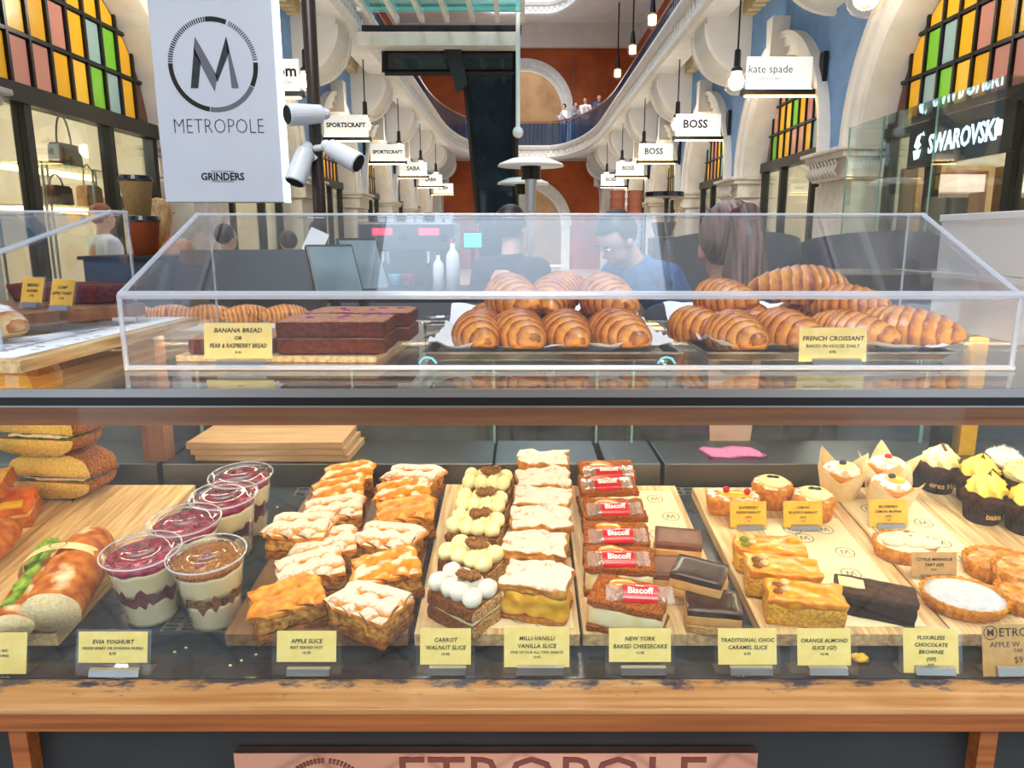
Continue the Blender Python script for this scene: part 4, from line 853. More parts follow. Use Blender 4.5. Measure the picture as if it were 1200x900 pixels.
def dark_loaf(label, loc, rz, s=1):
    t = thing('loaf_cake', label, 'cake', loc, (0, 0, R(rz)), 'dark loaves')
    b = block(.11 * s, .045, .028, 8, .005, .001, 50, 7, taper=1.15); obj('loaf', b, ['loaf', 'loaf_cut'], t, smooth=True, pick=lambda f: 0)
dark_loaf('dark loaf cake at the front right of the thick board', (-.655, 1.115, ZP + .0305), 16); dark_loaf('dark loaf cake behind on the thick board', (-.735, 1.165, ZP + .0305), 14, 1.1)
for px, py, lb, tx in ((36, 362, 'small gold price card leaning on the thick board, left one', ('BREAD', 'RAISIN', '7.95')), (71, 366, 'small gold price card leaning on the thick board, right one', ('LOAF', 'APPLE TOAST', '7.95'))):
    price_label([(tx[0], .0062, 1), (tx[1], .0058, 1), (tx[2], .0045, 0)], px, py, .042, .046, lb, .037, .036, 'card_gold', ZP + .0302, rz=-.25, lean=16)
croissant('sugar-dusted croissant at the far left on printed paper', (-.69, .905, ZP), 70, 1.05, m='croissant_sugar', seed=4)
croissant('plain pastry behind the sugar-dusted croissant, left edge', (-.80, .925, ZP), 60, .8, seed=9)
t = thing('pastry_tray', 'pale shallow tray of twisted pastries behind the left cover', 'tray', (-.56, 1.29, SHELF + .0006), (0, 0, R(4)))
b = nb(); box(b, -.27, .21, -.06, .06, 0, .006, .001); box(b, -.27, .21, -.063, -.06, 0, .012); obj('pan', b, 'white_plastic', t)
for i in range(6):
    croissant('twisted pastry %s from the left on the pale tray' % ORD[i], (-.76 + i * .068, 1.29, SHELF + .0075), 80 + i * 9, .62, seed=i * 2.3, bend=.01)
# tongs lying behind the bread board
t = thing('serving_tongs', 'scalloped steel serving tongs lying beside the bread board', 'tongs', (-.10, 1.30, SHELF + .0006), (0, 0, R(12)))
for s in (0, 1):
    b = nb(); lathe(b, [(.0005, .001 + s * .012), (.020, .0015 + s * .012), (.026, .005 + s * .012), (.0265, .0062 + s * .012)], 40, lambda a, i, r, z: (r * (1 + (.05 * math.cos(12 * a) if i > 1 else 0)), z), close=False, sy=.7); obj('scoop', b, 'metal', t, (-.05, 0, 0), smooth=True)
b = nb(); tube(b, [(-.026, 0, .006), (.05, 0, .010), (.10, 0, .012)], .003, 6); tube(b, [(-.026, 0, .018), (.05, 0, .016), (.10, 0, .012)], .003, 6); obj('handle', b, 'metal', t)
# ================================================================== the arcade
mat('stone', 'e0dcd4', 'eae6de', rough=.8, scale=5, bump=.1); mat('stone_grey', 'c9c2b8', 'd8d2c8', rough=.85, scale=9, bump=.3, bscale=20); mat('soffit', 'e2dfda', 'e9e6e1', rough=.85, scale=2)
mat('blue_wall', '6f97c8', '7aa2d2', rough=.8, scale=4); mat('dentil', 'c9b285', 'dac79c', rough=.8, scale=12); mat('orange_wall', 'a1481a', 'b85a26', rough=.7, scale=1.5, bump=.05)
mat('frame_black', '16171b', rough=.35); mat('handrail', '8a4a2e', rough=.3); mat('iron', '1e2a44', rough=.4); clear('rail_glass', 'a9bdd8', haze=.06, hz='9fb6dc')
mat('shop_wall', 'e3d2bf', 'eaddcd', rough=.8, scale=3); mat('room_brown', '7a5a38', '96714a', rough=.8, scale=1); mat('shop_wood', 'b98a5a', 'c99a68', rough=.5, scale=4, stretch=(1, 8, 8)); mat('shop_dark', '22262b', rough=.5)
mat('floor_tile', 'd9c3a4', 'e6d4b8', rough=.35, scale=6); mat('pink_shelf', 'f4d8d2', rough=.5, emit='ffd9d0', es=.6)
for n_, c_, e_ in (('pane_yellow', 'dca21c', .22), ('pane_pink', 'bd8270', .22), ('pane_blue', '88a29e', .22), ('pane_green', '6cae2a', .22), ('pane_amber', 'e0b030', .22), ('pane_deep', '5c332a', .12)):
    mat(n_, c_, rough=.25, scale=40, bump=.3, emit=c_, es=e_)
mat('lift_glass', '141a22', '2a323c', rough=.05, spec=.9, scale=1.5); clear('canopy_glass', 'b8f0ee', haze=.18, hz='9fe6e4')
glow('bulb_soft', 'ffe2b8', 3); glow('sign_panel', 'f0eee8', .35); glow('shop_light', 'ffe2b0', 5); glow('sky_pane', 'b8eef2', .6)
WX, PITCH, P0, PWD = 3.3, 3.77, 8.0, 1.05
SPR, ARC = H + .90, (PITCH - PWD) / 2
SOF = H + 3.40
def fix(o, label, cat='wall'): return tag(o, label, cat, kind='structure')
# floor with tiles
m = mat('tile_floor', 'd8c6ae', rough=.3); nt = m.node_tree; br = nt.nodes.new('ShaderNodeTexBrick'); tcn = nt.nodes.new('ShaderNodeTexCoord'); nt.links.new(tcn.outputs['Object'], br.inputs[0])
mpn = nt.nodes.new('ShaderNodeMapping'); mpn.inputs['Rotation'].default_value = (0, 0, .785); nt.links.new(tcn.outputs['Object'], mpn.inputs[0]); nt.links.new(mpn.outputs[0], br.inputs[0])
br.inputs['Color1'].default_value = lin('cdbfb2'); br.inputs['Color2'].default_value = lin('bfab98'); br.inputs['Mortar'].default_value = lin('6e5a50'); br.inputs['Scale'].default_value = 1; br.inputs['Brick Width'].default_value = .2; br.inputs['Row Height'].default_value = .2; br.inputs['Mortar Size'].default_value = .006; br.offset = 0
nt.links.new(br.outputs[0], nt.nodes['Principled BSDF'].inputs['Base Color'])
b = nb(); box(b, -7, 7, -16, 36, -.05, 0); fix(obj('floor', b, 'tile_floor'), 'pale tiled arcade floor', 'floor')
ceil = thing('ceiling', 'cream gallery soffits over both sides of the arcade', 'ceiling', kind='structure')
walls = {1: thing('wall_right', 'cream arched arcade wall with blue spandrels on the right', 'wall', kind='structure'), -1: thing('wall_left', 'cream arched arcade wall with blue spandrels on the left', 'wall', kind='structure')}
def mir(bm, s):
    if s < 0:
        for v in bm.verts: v.co.x = -v.co.x
        bmesh.ops.reverse_faces(bm, faces=bm.faces)
    return bm
def ring(bm, yc, r0, r1, x0, x1, n=28, zc=None, a0=0, a1=math.pi):
    zc = SPR if zc is None else zc; rows = []
    for i in range(n + 1):
        a = a0 + (a1 - a0) * i / n; c_, s_ = math.cos(a), math.sin(a)
        rows.append([bm.verts.new((x, yc + r * c_, zc + r * s_)) for r, x in ((r0, x1), (r0, x0), (r1, x0), (r1, x1))])
    for A, B in zip(rows, rows[1:]):
        for k in range(4): bm.faces.new((A[k], A[(k + 1) % 4], B[(k + 1) % 4], B[k]))
    bmesh.ops.recalc_face_normals(bm, faces=bm.faces)
def clip_circle(poly, yc, zc, r, n=40):
    for i in range(n):
        a = math.pi * (i + .5) / n - 0; nx, nz = math.cos(a), math.sin(a); out = []
        for j in range(len(poly)):
            p, q = poly[j], poly[(j + 1) % len(poly)]
            dp = (p[0] - yc) * nx + (p[1] - zc) * nz - r; dq = (q[0] - yc) * nx + (q[1] - zc) * nz - r
            if dp <= 0: out.append(p)
            if dp * dq < 0: t_ = dp / (dp - dq); out.append((p[0] + (q[0] - p[0]) * t_, p[1] + (q[1] - p[1]) * t_))
        poly = out
        if len(poly) < 3: return None
    return poly
wn = 0
rndw = random.Random(11)
PC = ['pane_yellow', 'pane_pink', 'pane_blue', 'pane_amber', 'pane_pink', 'pane_yellow', 'pane_green']
def bay_name(s, k): return ('%s bay on the %s' % (['nearest', 'second', 'third', 'fourth', 'fifth', 'sixth', 'seventh'][k + 1], 'right' if s > 0 else 'left'))
brk = None
for s in (1, -1):
    root = walls[s]
    for k in range(-5, 7):
        yp = P0 + PITCH * k; yc = yp + PITCH / 2; seen = k >= -1
        # pier, capital, pilaster
        b = nb(); box(b, WX + .02, WX + .5, yp - PWD / 2 + .06, yp + PWD / 2 - .06, 0, H + .56); obj('pier', mir(b, s), 'stone_grey', root)
        b = nb()
        for i, (g, za, zb_) in enumerate(((-.10, .55, .60), (-.02, .60, .80), (.05, .80, .86), (.10, .86, .90))):
            box(b, WX - .06 - g, WX + .5, yp - PWD / 2 + .06 - g * .6, yp + PWD / 2 - .06 + g * .6, H + za, H + zb_, .012)
        obj('capital', mir(b, s), 'stone_grey', root)
        if seen and k < 2:
            for i in range(9):
                b = nb(); tube(b, [(WX - .09, yp - .34 + i * .085, H + .62), (WX - .12, yp - .30 + i * .085, H + .68), (WX - .10, yp - .36 + i * .085, H + .74), (WX - .12, yp - .32 + i * .085, H + .79)], [.012, .022, .018, .008], 6); obj('carved_leaf', mir(b, s), 'stone_grey', root, smooth=True)
        # arch: mouldings, reveal, spandrel
        for r0, r1, xa in ((ARC, ARC + .10, WX + .03), (ARC + .10, ARC + .20, WX - .02), (ARC + .20, ARC + .27, WX - .06)):
            b = nb(); ring(b, yc, r0, r1, xa, WX + .45); obj('arch_moulding', mir(b, s), 'stone', root)
        n = 28; b = nb(); top = SOF; prev = None
        for i in range(n + 1):
            a = math.pi * i / n; y, z = yc + (ARC + .25) * math.cos(a), SPR + (ARC + .25) * math.sin(a)
            cur = (b.verts.new((WX + .06, y, z)), b.verts.new((WX + .06, y, top)))
            if prev: b.faces.new((prev[0], prev[1], cur[1], cur[0]))
            prev = cur
        obj('spandrel', mir(b, s), 'blue_wall', root)
        b = nb(); box(b, WX + .06, WX + .45, yp - PWD / 2 + .25, yp + PWD / 2 - .25, SPR, SOF); obj('pier_wall', mir(b, s), 'blue_wall', root)
        if not seen: continue
        b = nb(); prism(b, [(yc - .07, H + 2.20), (yc + .07, H + 2.20), (yc + .12, H + 2.72), (yc - .12, H + 2.72)], WX - .16, WX + .1, 'x'); obj('keystone', mir(b, s), 'stone', root)
        for i in range(14):
            b = nb(); y = yp + .55 + i * .2; box(b, WX - .12, WX + .06, y, y + .13, SOF - .26, SOF - .03, .01); obj('dentil', mir(b, s), 'dentil', root)
        # curved bracket under the gallery
        if k >= -1:
            pf = [(WX + .06, SOF), (WX - .60, SOF), (WX - .60, H + 3.02)] + [(WX - .60 + .66 * (1 - math.cos(a)), H + 3.02 - .62 * math.sin(a)) for a in [math.pi / 2 * i / 10 for i in range(1, 11)]]
            b = nb(); prism(b, pf, yp - .40, yp + .40, 'y'); obj('bracket', mir(b, s), 'soffit', root)
            pf2 = [(WX - .64, H + 3.06), (WX - .64, H + 3.0)] + [(WX - .64 + .70 * (1 - math.cos(a)), H + 3.0 - .66 * math.sin(a)) for a in [math.pi / 2 * i / 10 for i in range(1, 11)]] + [(WX + .06, H + 2.40)] + [(WX - .60 + .66 * (1 - math.cos(a)), H + 3.02 - .62 * math.sin(a)) for a in [math.pi / 2 * i / 10 for i in range(10, -1, -1)]]
            for ya, yb_ in ((yp - .44, yp - .36), (yp + .36, yp + .44)):
                b = nb(); prism(b, pf2, ya, yb_, 'y'); obj('bracket_edge', mir(b, s), 'stone', root)
        # stained glass over the shopfront
        if k > 4: continue
        wn += 1; GX = WX + .34; zt = H + 1.08
        wr = thing('window_%d' % wn, 'arched stained glass window, ' + bay_name(s, k), 'window', kind='structure')
        cw, rh = 2 * ARC / 11, .37; 
        for i in range(11):
            for j in range(4):
                y0, z0_ = yc - ARC + i * cw, zt + j * rh
                poly = clip_circle([(y0 + .026, z0_ + .026), (y0 + cw - .026, z0_ + .026), (y0 + cw - .026, z0_ + rh - .026), (y0 + .026, z0_ + rh - .026)], yc, SPR, ARC - .03)
                if not poly: continue
                mname = PC[(i * 3 + j * 2 + (i * j) % 3 + k) % 7] if 0 < i < 10 else 'pane_deep'
                b = nb(); prism(b, poly, GX + .002, GX + .008, 'x'); obj('pane', mir(b, s), mname, wr)
        for i in range(1, 11):
            y0 = yc - ARC + i * cw; zz_ = SPR + math.sqrt(max(0, ARC ** 2 - (y0 - yc) ** 2)); b = nb(); box(b, GX - .02, GX + .012, y0 - .014, y0 + .014, zt, zz_); obj('glazing_bar', mir(b, s), 'frame_black', wr)
        for j in range(1, 4):
            zz_ = zt + j * rh; hw = math.sqrt(max(0, ARC ** 2 - (zz_ - SPR) ** 2))
            if hw > .1: b = nb(); box(b, GX - .018, GX + .012, yc - hw, yc + hw, zz_ - .014, zz_ + .014); obj('glazing_bar', mir(b, s), 'frame_black', wr)
        b = nb(); prism(b, [(yc + (ARC) * math.cos(math.pi * i / 30), max(zt, SPR + ARC * math.sin(math.pi * i / 30))) for i in range(31)], GX + .012, GX + .03, 'x'); obj('backing', mir(b, s), 'frame_black', wr)
        b = nb(); box(b, GX - .08, GX + .06, yc - ARC, yc + ARC, zt - .13, zt); obj('transom', mir(b, s), 'frame_black', wr)
        # shopfront below
        wn += 1
        wr = thing('window_%d' % wn, 'black framed shop window, ' + bay_name(s, k), 'window', kind='structure')
        for f_ in (-1, -.42, .42, 1):
            b = nb(); yy = yc + f_ * (ARC - .05); box(b, GX - .05, GX + .05, yy - .04, yy + .04, 0, zt - .13); obj('frame_post', mir(b, s), 'frame_black', wr)
        for f0, f1 in ((-1, -.42), (-.42, .42), (.42, 1)):
            b = nb(); box(b, GX - .006, GX + .006, yc + f0 * (ARC - .05) + .04, yc + f1 * (ARC - .05) - .04, .05, zt - .13); obj('pane', mir(b, s), 'shop_glass', wr)
    # shop rooms behind
    b = nb(); box(b, 6.4, 6.5, 1, 32, 0, 5); obj('shop_back_wall', mir(b, s), 'shop_wall', root)
    for k in range(-1, 7):
        yp = P0 + PITCH * k; b = nb(); box(b, WX + .5, 6.4, yp - .08, yp + .08, 0, 5); obj('shop_partition', mir(b, s), 'shop_wall', root)
    b = nb(); box(b, WX + .5, 6.5, 1, 32, H + 1.35, H + 1.4); obj('shop_ceiling', mir(b, s), 'soffit', root)
# gallery edge that sweeps round at the far end
def path(off=0, y_start=-12):
    pts = [(2.6 + off, y_start), (2.6 + off, 6), (2.6 + off, 12), (2.6 + off, 18), (2.6 + off, 24)]
    for i in range(1, 13):
        a = math.pi / 2 * i / 12; pts.append((1.0 + (1.6 + off) * math.cos(a), 24 + (6.7 + off) * math.sin(a)))
    return pts + [(-x, y) for x, y in reversed(pts)]
def sweep(bm, pts, prof):
    """prof: closed (out, z); out is away from the open void"""
    rows = []
    for i, p in enumerate(pts):
        a = Vector(pts[max(i - 1, 0)]); c_ = Vector(pts[min(i + 1, len(pts) - 1)]); t_ = (c_ - a).normalized(); n_ = Vector((t_.y, -t_.x))
        rows.append([bm.verts.new((p[0] + n_.x * o, p[1] + n_.y * o, z)) for o, z in prof])
    for A, B in zip(rows, rows[1:]):
        for k in range(len(prof)): bm.faces.new((A[k], A[(k + 1) % len(prof)], B[(k + 1) % len(prof)], B[k]))
    bmesh.ops.recalc_face_normals(bm, faces=bm.faces); return bm
def sample(pts, d):
    out = []; 
    for a, c_ in zip(pts, pts[1:]):
        a, c_ = Vector(a), Vector(c_); n = max(1, int((c_ - a).length / d))
        for i in range(n): out.append((a + (c_ - a) * i / n, (c_ - a).normalized()))
    return out
def gallery(zf, nm, label):
    g = thing(nm, label, 'trim', kind='structure'); pts = path()
    b = nb(); sweep(b, pts, [(0, zf), (-.05, zf + .06), (-.05, zf + .14), (.02, zf + .16), (.02, zf + .34), (-.06, zf + .36), (-.10, zf + .46), (-.10, zf + .52), (.4, zf + .52), (.4, zf)]); obj('fascia', b, 'stone', g)
    blk = nb(); box(blk, -.03, .03, -.045, .045, 0, .13); me = bpy.data.meshes.new('fascia_block'); blk.to_mesh(me); blk.free(); me.materials.append(M['stone'])
    ss = [q for q in sample(pts, .22) if q[0].y > 6]
    ss = ss[:] if len(ss) <= 290 else ss[:: max(1, len(ss) // 280)]
    for p, t_ in ss:
        n_ = Vector((t_.y, -t_.x)); obj('fascia_block', me, None, g, (p.x + n_.x * .0, p.y + n_.y * .0, zf + .19), (0, 0, math.atan2(t_.y, t_.x) - math.pi / 2))
    rp = path(.4)
    b = nb(); sweep(b, rp, [(0, zf + 1.46), (.06, zf + 1.46), (.06, zf + 1.52), (0, zf + 1.52)]); obj('handrail', b, 'handrail', g)
    b = nb(); sweep(b, rp, [(.02, zf + .56), (.035, zf + .56), (.035, zf + 1.44), (.02, zf + 1.44)]); obj('glass_panel', b, 'rail_glass', g)
    b = nb()
    for p, t_ in sample(rp, .16):
        if p.y < 5: continue
        n_ = Vector((t_.y, -t_.x)); c_ = Vector((p.x + n_.x * .02, p.y + n_.y * .02))
        for dz, r in ((0, .011),): tube(b, [(c_.x, c_.y, zf + .52), (c_.x, c_.y, zf + 1.46)], r, 4)
    obj('baluster', b, 'iron', g, kind='stuff')
    # floor slab and soffit
    for z0_, z1_, nm_, m_ in ((zf + .26, zf + .50, 'gallery_slab', 'soffit'),):
        b = nb(); P = [q for q in pts[:len(pts) // 2]]
        for side in (1, -1):
            for (x0, y0), (x1, y1) in zip(P, P[1:]):
                q = [(x0, y0), (x1, y1), (5.2, y1), (5.2, y0)]
                prism(b, [(x * side, y) for x, y in (q if side > 0 else reversed(q))], z0_, z1_, 'z')
        box(b, -5.2, 5.2, 30.7, 33, z0_, z1_); obj(nm_, b, m_, ceil)
    return g
gallery(H + 3.15, 'trim_1', 'dentilled white gallery edge with railing at first floor level')
gallery(H + 8.55, 'trim_2', 'dentilled white gallery edge with railing at second floor level')
# upper side walls and end wall
for s in (1, -1):
    b = nb(); box(b, 5.0, 5.1, -16, 33, H + 3.6, H + 13); obj('upper_wall', mir(b, s), 'soffit', walls[s])
    for k in range(-1, 6):
        b = nb(); yy = 6 + 4.4 * k; box(b, 4.9, 5.0, yy, yy + 2.6, H + 3.66, H + 6.6); obj('upper_shopfront', mir(b, s), 'shop_dark' if s < 0 else 'shop_wall', walls[s])
    b = nb(); box(b, 4.85, 4.99, 22, 33, H + 3.66, H + 7.9); obj('upper_panel', mir(b, s), 'orange_wall', walls[s])
wb = thing('wall_back', 'orange rendered end wall with two white arches', 'wall', kind='structure')
def holed(bm, y, x0, x1, z0_, z1_, cx, cz, r):
    """wall with an arched opening down to z0"""
    n = 24; prev = None
    for i in range(n + 1):
        a = math.pi * i / n; x, z = cx + r * math.cos(a), max(z0_, cz + r * math.sin(a)); cur = (bm.verts.new((x, y, z)), bm.verts.new((x, y, z1_)))
        if prev: bm.faces.new((prev[0], prev[1], cur[1], cur[0]))
        prev = cur
    box(bm, cx + r, x1, y, y + .1, z0_, z1_); box(bm, x0, cx - r, y, y + .1, z0_, z1_)
def ring_y(bm, y0, y1, cx, cz, r0, r1, n=28):
    rows = []
    for i in range(n + 1):
        a = math.pi * i / n; c_, s_ = math.cos(a), math.sin(a); rows.append([bm.verts.new((cx + r * c_, yy, cz + r * s_)) for r, yy in ((r0, y1), (r0, y0), (r1, y0), (r1, y1))])
    for A, B in zip(rows, rows[1:]):
        for k in range(4): bm.faces.new((A[k], A[(k + 1) % 4], B[(k + 1) % 4], B[k]))
    bmesh.ops.recalc_face_normals(bm, faces=bm.faces)
for z0_, z1_, cz in ((0, H + 3.3, H + .55), (H + 3.66, H + 7.9, H + 5.4)):
    b = nb(); holed(b, 33, -5.2, 5.2, z0_, z1_, .15, cz, 1.62); obj('render', b, 'orange_wall', wb)
    for r0, r1, y0 in ((1.60, 1.75, 32.9), (1.75, 1.95, 32.82), (1.95, 2.08, 32.86)):
        b = nb(); ring_y(b, y0, 33.1, .15, cz, r0, r1); obj('arch_moulding', b, 'stone', wb)
    for x0 in (.15 - 2.0, .15 + 1.62):
        b = nb(); box(b, x0, x0 + .38, 32.84, 33.1, z0_, cz); obj('arch_jamb', b, 'stone', wb)
b = nb(); box(b, -5.2, 5.2, 32.7, 33.2, H + 7.9, H + 9.0); obj('band', b, 'soffit', wb)
b = nb(); box(b, -5.2, 5.2, 33, 33.1, H + 9.0, H + 13); obj('upper_band', b, 'soffit', wb)
b = nb(); box(b, -5.2, 5.2, 38, 38.1, 0, H + 13); obj('room_beyond', b, 'room_brown', wb)
b = nb(); box(b, -5.2, 5.2, 33.1, 38, H + 3.3, H + 3.66); obj('room_floor', b, 'soffit', wb)
for s in (-1, 1):
    b = nb(); box(b, 2.2, 2.25, 32.95, 33.0, H + 3.66, H + 7.9); obj('joint', mir(b, s), 'wood_post', wb)
b = nb(); box(b, -7, 7, -16.2, -16, 0, H + 13); fix(obj('wall_front_added', b, 'shop_dark'), 'dark end wall added behind the photographer against bright reflections', 'wall')  # unseen wall, added to darken what the front glass reflects
# lamps deep in the shops and behind the end arches
for i, (x, y, z, e) in enumerate([(s * 4.9, P0 + PITCH * (k + .5), H + 1.2, 90 if k < 1 else 80) for s in (1, -1) for k in range(-1, 5)] + [(0, 35.5, H + 2.4, 60), (0, 35.5, H + 7, 80)]):
    l = bpy.data.lights.new('shop_light', 'POINT'); l.energy = e; l.color = (1, .92, .80); l.shadow_soft_size = .3; lo = bpy.data.objects.new('shop_light', l); COL.objects.link(lo); lo.location = (x, y, z)
# ---------------------------------------------------------------- hanging signs
SG = {1: [('kate spade', .105), ('BOSS', .15), ('BOSS', .15), ('BOSS', .12), ('BOSS', .12)], -1: [('om', .19), ('SPORTSCRAFT', .085), ('SPORTSCRAFT', .085), ('SABA', .13), ('SABA', .13), ('SABA', .13)]}
for s in (1, -1):
    for k, (tx, sz) in enumerate(SG[s]):
        y = 8.52 + 3.73 * k + (.1 if s < 0 else 0); z = H + 1.58
        lb = ['nearest', 'second', 'third', 'fourth', 'fifth', 'sixth'][k] + ' white shop sign hanging along the %s wall' % ('right' if s > 0 else 'left')
        t = thing('hanging_sign', lb, 'sign', (s * 3.3, y, z), group='hanging shop signs')
        b = nb(); box(b, -.86, .04, -.05, .05, -.03, .03); obj('arm', mir(b, s), 'frame_black', t)
        b = nb(); box(b, .0, .05, -.06, .06, -.06, .42); obj('wall_bracket', mir(b, s), 'frame_black', t)
        b = nb(); box(b, -.82, -.10, -.02, .02, .035, .37, .004); obj('panel', mir(b, s), 'sign_panel', t)
        b = nb(); box(b, -.82, -.10, -.048, -.026, .03, .036); obj('light_strip', mir(b, s), 'led_warm', t)
        b = nb(); box(b, -.82, -.02, -.04, .04, -.04, -.031); obj('under_light', mir(b, s), 'led_warm', t)
        cx = -.46 * s if tx != 'om' else .62
        if tx == 'kate spade': text(tx, .115, 'ink', t, (-.56, -.0215, .24)); text('NEW YORK', .045, 'ink_grey', t, (-.56, -.0215, .14))
        elif tx == 'om': text('oroom', .17, 'ink', t, (.80, -.0215, .24), bold=.004, align='RIGHT'); text('MONACO', .05, 'ink_grey', t, (.74, -.0215, .12), align='RIGHT')
        else: text(tx, sz * 1.15, 'ink', t, (cx - (.05 if s > 0 else 0), -.0215, .21), bold=.004)
# ---------------------------------------------------------------- pendant lamps
for s in (1, -1):
    for k in range(6):
        y = 6.5 + 3.72 * k; z = H + (1.95 if k == 0 else 2.02)
        t = thing('pendant_lamp', ['nearest', 'second', 'third', 'fourth', 'fifth', 'sixth'][k] + ' glass globe pendant lamp on the %s side' % ('right' if s > 0 else 'left'), 'lamp', (s * 2.85, y, z), group='globe pendant lamps')
        b = nb(); tube(b, [(0, 0, .3), (0, 0, SOF - z - .01)], .012, 6); obj('rod', b, 'frame_black', t)
        b = nb(); lathe(b, [(.06, SOF - z - .03), (.06, SOF - z - .001)], 14); obj('canopy', b, 'frame_black', t)
        b = nb(); lathe(b, [(.075, .14), (.075, .17), (.045, .20), (.04, .40), (.02, .42)], 16); obj('socket', b, 'frame_black', t)
        b = nb(); ball(b, (0, 0, 0), .16, 24, 14); obj('globe', b, 'globe_glass', t, smooth=True)
        b = nb(); lathe(b, [(.045, -.05), (.045, .10)], 14); obj('bulb', b, 'bulb', t)
        b = nb(); lathe(b, [(.072, .10), (.072, .14)], 18, close=False); obj('collar', b, 'white_plastic', t)
        l = bpy.data.lights.new('pendant_light', 'POINT'); l.energy = 22; l.color = (1, .94, .85); l.shadow_soft_size = .16; lo = bpy.data.objects.new('pendant_light', l); COL.objects.link(lo); lo.location = (s * 2.85, y, z - .02)
# upper level pendants at the right
for k, (px, py, y) in enumerate(((558 / 3.46 + 580, 205 / 3.46, 27.0), (638 / 3.46 + 580, 85 / 3.46, 23.0), (497 / 3.46 + 580, 300 / 3.46, 30.0))):
    p = atY(px, py, y); t = thing('pendant_lamp', 'upper gallery pendant lamp %s, seen over the right railing' % ['in the middle', 'nearest the top', 'furthest away'][k], 'lamp', p, group='upper gallery pendant lamps')
    b = nb(); ball(b, (0, 0, 0), (.2, .2, .22), 14, 9); obj('globe', b, 'globe_glass', t, smooth=True)
    b = nb(); tube(b, [(0, 0, .3), (0, 0, 2.6)], .03, 6); lathe(b, [(.11, .2), (.09, .3), (.06, .6), (.03, .65)], 12); obj('socket', b, 'frame_black', t)
    b = nb(); lathe(b, [(.12, -.1), (.12, .15)], 10); obj('bulb', b, 'bulb_soft', t)
# ---------------------------------------------------------------- lift tower, canopy and beam
Y = 12.2
def px_box(bm, x0, x1, ya, yb_, Y, d):
    """box whose front face covers these pixels on the plane y = Y"""
    p, q = atY(x0, yb_, Y), atY(x1, ya, Y); box(bm, p.x, q.x, Y, Y + d, p.z, q.z)
t = thing('glass_canopy', 'cream framed glass canopy above the lift', 'canopy', (-1.3, Y, H + 2.9), kind=None)
def rel(b, t):
    for v in b.verts: v.co -= Vector(t.location)
    return b
b = nb(); px_box(b, 418, 606, 37, 53, Y, .35); obj('beam', rel(b, t), 'stone', t)
pz = atY(418, 37, Y).z
for i in range(7):
    x = -2.35 + i * .39; b = nb(); box(b, x, x + .06, 8.6, Y, pz + .12, pz + .22); obj('rafter', rel(b, t), 'stone', t)
for j in range(4):
    b = nb(); yy = 8.6 + j * 1.1; box(b, -2.5, .02, yy, yy + .08, pz + .22, pz + .27); obj('purlin', rel(b, t), 'stone', t)
for i in range(6):
    for j in range(3):
        b = nb(); x = -2.32 + i * .39; yy = 8.68 + j * 1.1; box(b, x, x + .36, yy, yy + 1.02, pz + .205, pz + .212); obj('pane', rel(b, t), 'canopy_glass', t)
b = nb(); box(b, -2.5, .0, Y + .02, Y + .3, pz + .02, pz + .10); obj('gutter', rel(b, t), 'frame_black', t)
t = thing('glass_lift', 'dark glass lift tower with black frame in the middle of the arcade', 'lift', (-.5, Y + .6, 0))
b = nb(); A = [atY(px, py, Y + .4) for px, py in ((548, 84), (606, 84), (606, 262), (561, 262))]; prism(b, [(A[3].x, 0), (A[2].x, 0), (A[2].x, A[1].z), (A[0].x, A[0].z), (A[3].x, A[3].z)], Y + .42, Y + 1.6, 'y'); obj('cabin', rel(b, t), 'lift_glass', t)
for P_, Q_ in (((545, 84), (561, 262)), ((604, 50), (604, 262)), ((451, 85), (606, 85)), ((451, 54), (606, 54)), ((451, 54), (451, 85)), ((528, 54), (528, 85))):
    b = nb(); p, q = atY(*P_, Y + .4), atY(*Q_, Y + .4); tube(b, [p, q], .05, 4); obj('frame', rel(b, t), 'frame_black', t)
for x0, x1 in ((453, 526), (531, 602)):
    b = nb(); px_box(b, x0, x1, 56, 83, Y + .42, .04); obj('header_pane', rel(b, t), 'lift_glass', t)
b = nb(); p = [atY(*q, Y + .3) for q in ((520, 56), (540, 56), (548, 100), (535, 108))]; prism(b, [(q.x, q.z) for q in p], Y + .25, Y + .38, 'y'); obj('bracket', rel(b, t), 'shop_dark', t)
b = nb(); p, q = atY(607, 0, Y), atY(607, 155, Y); tube(b, [p, q], .035, 8); ball(b, q, .09, 10, 7); o = obj('tie_rod', rel(b, t), 'white_plastic', t)
for i, (x0, x1, y0_, y1_) in enumerate(((567, 600, 120, 148), (572, 598, 165, 190), (563, 575, 200, 240), (586, 600, 205, 245))):
    b = nb(); px_box(b, x0, x1, y0_, y1_, Y + 1.0, .02); 
    obj('inner_panel', rel(b, t), ['stone_grey', 'charcoal', 'stone_grey', 'iron'][i], t)
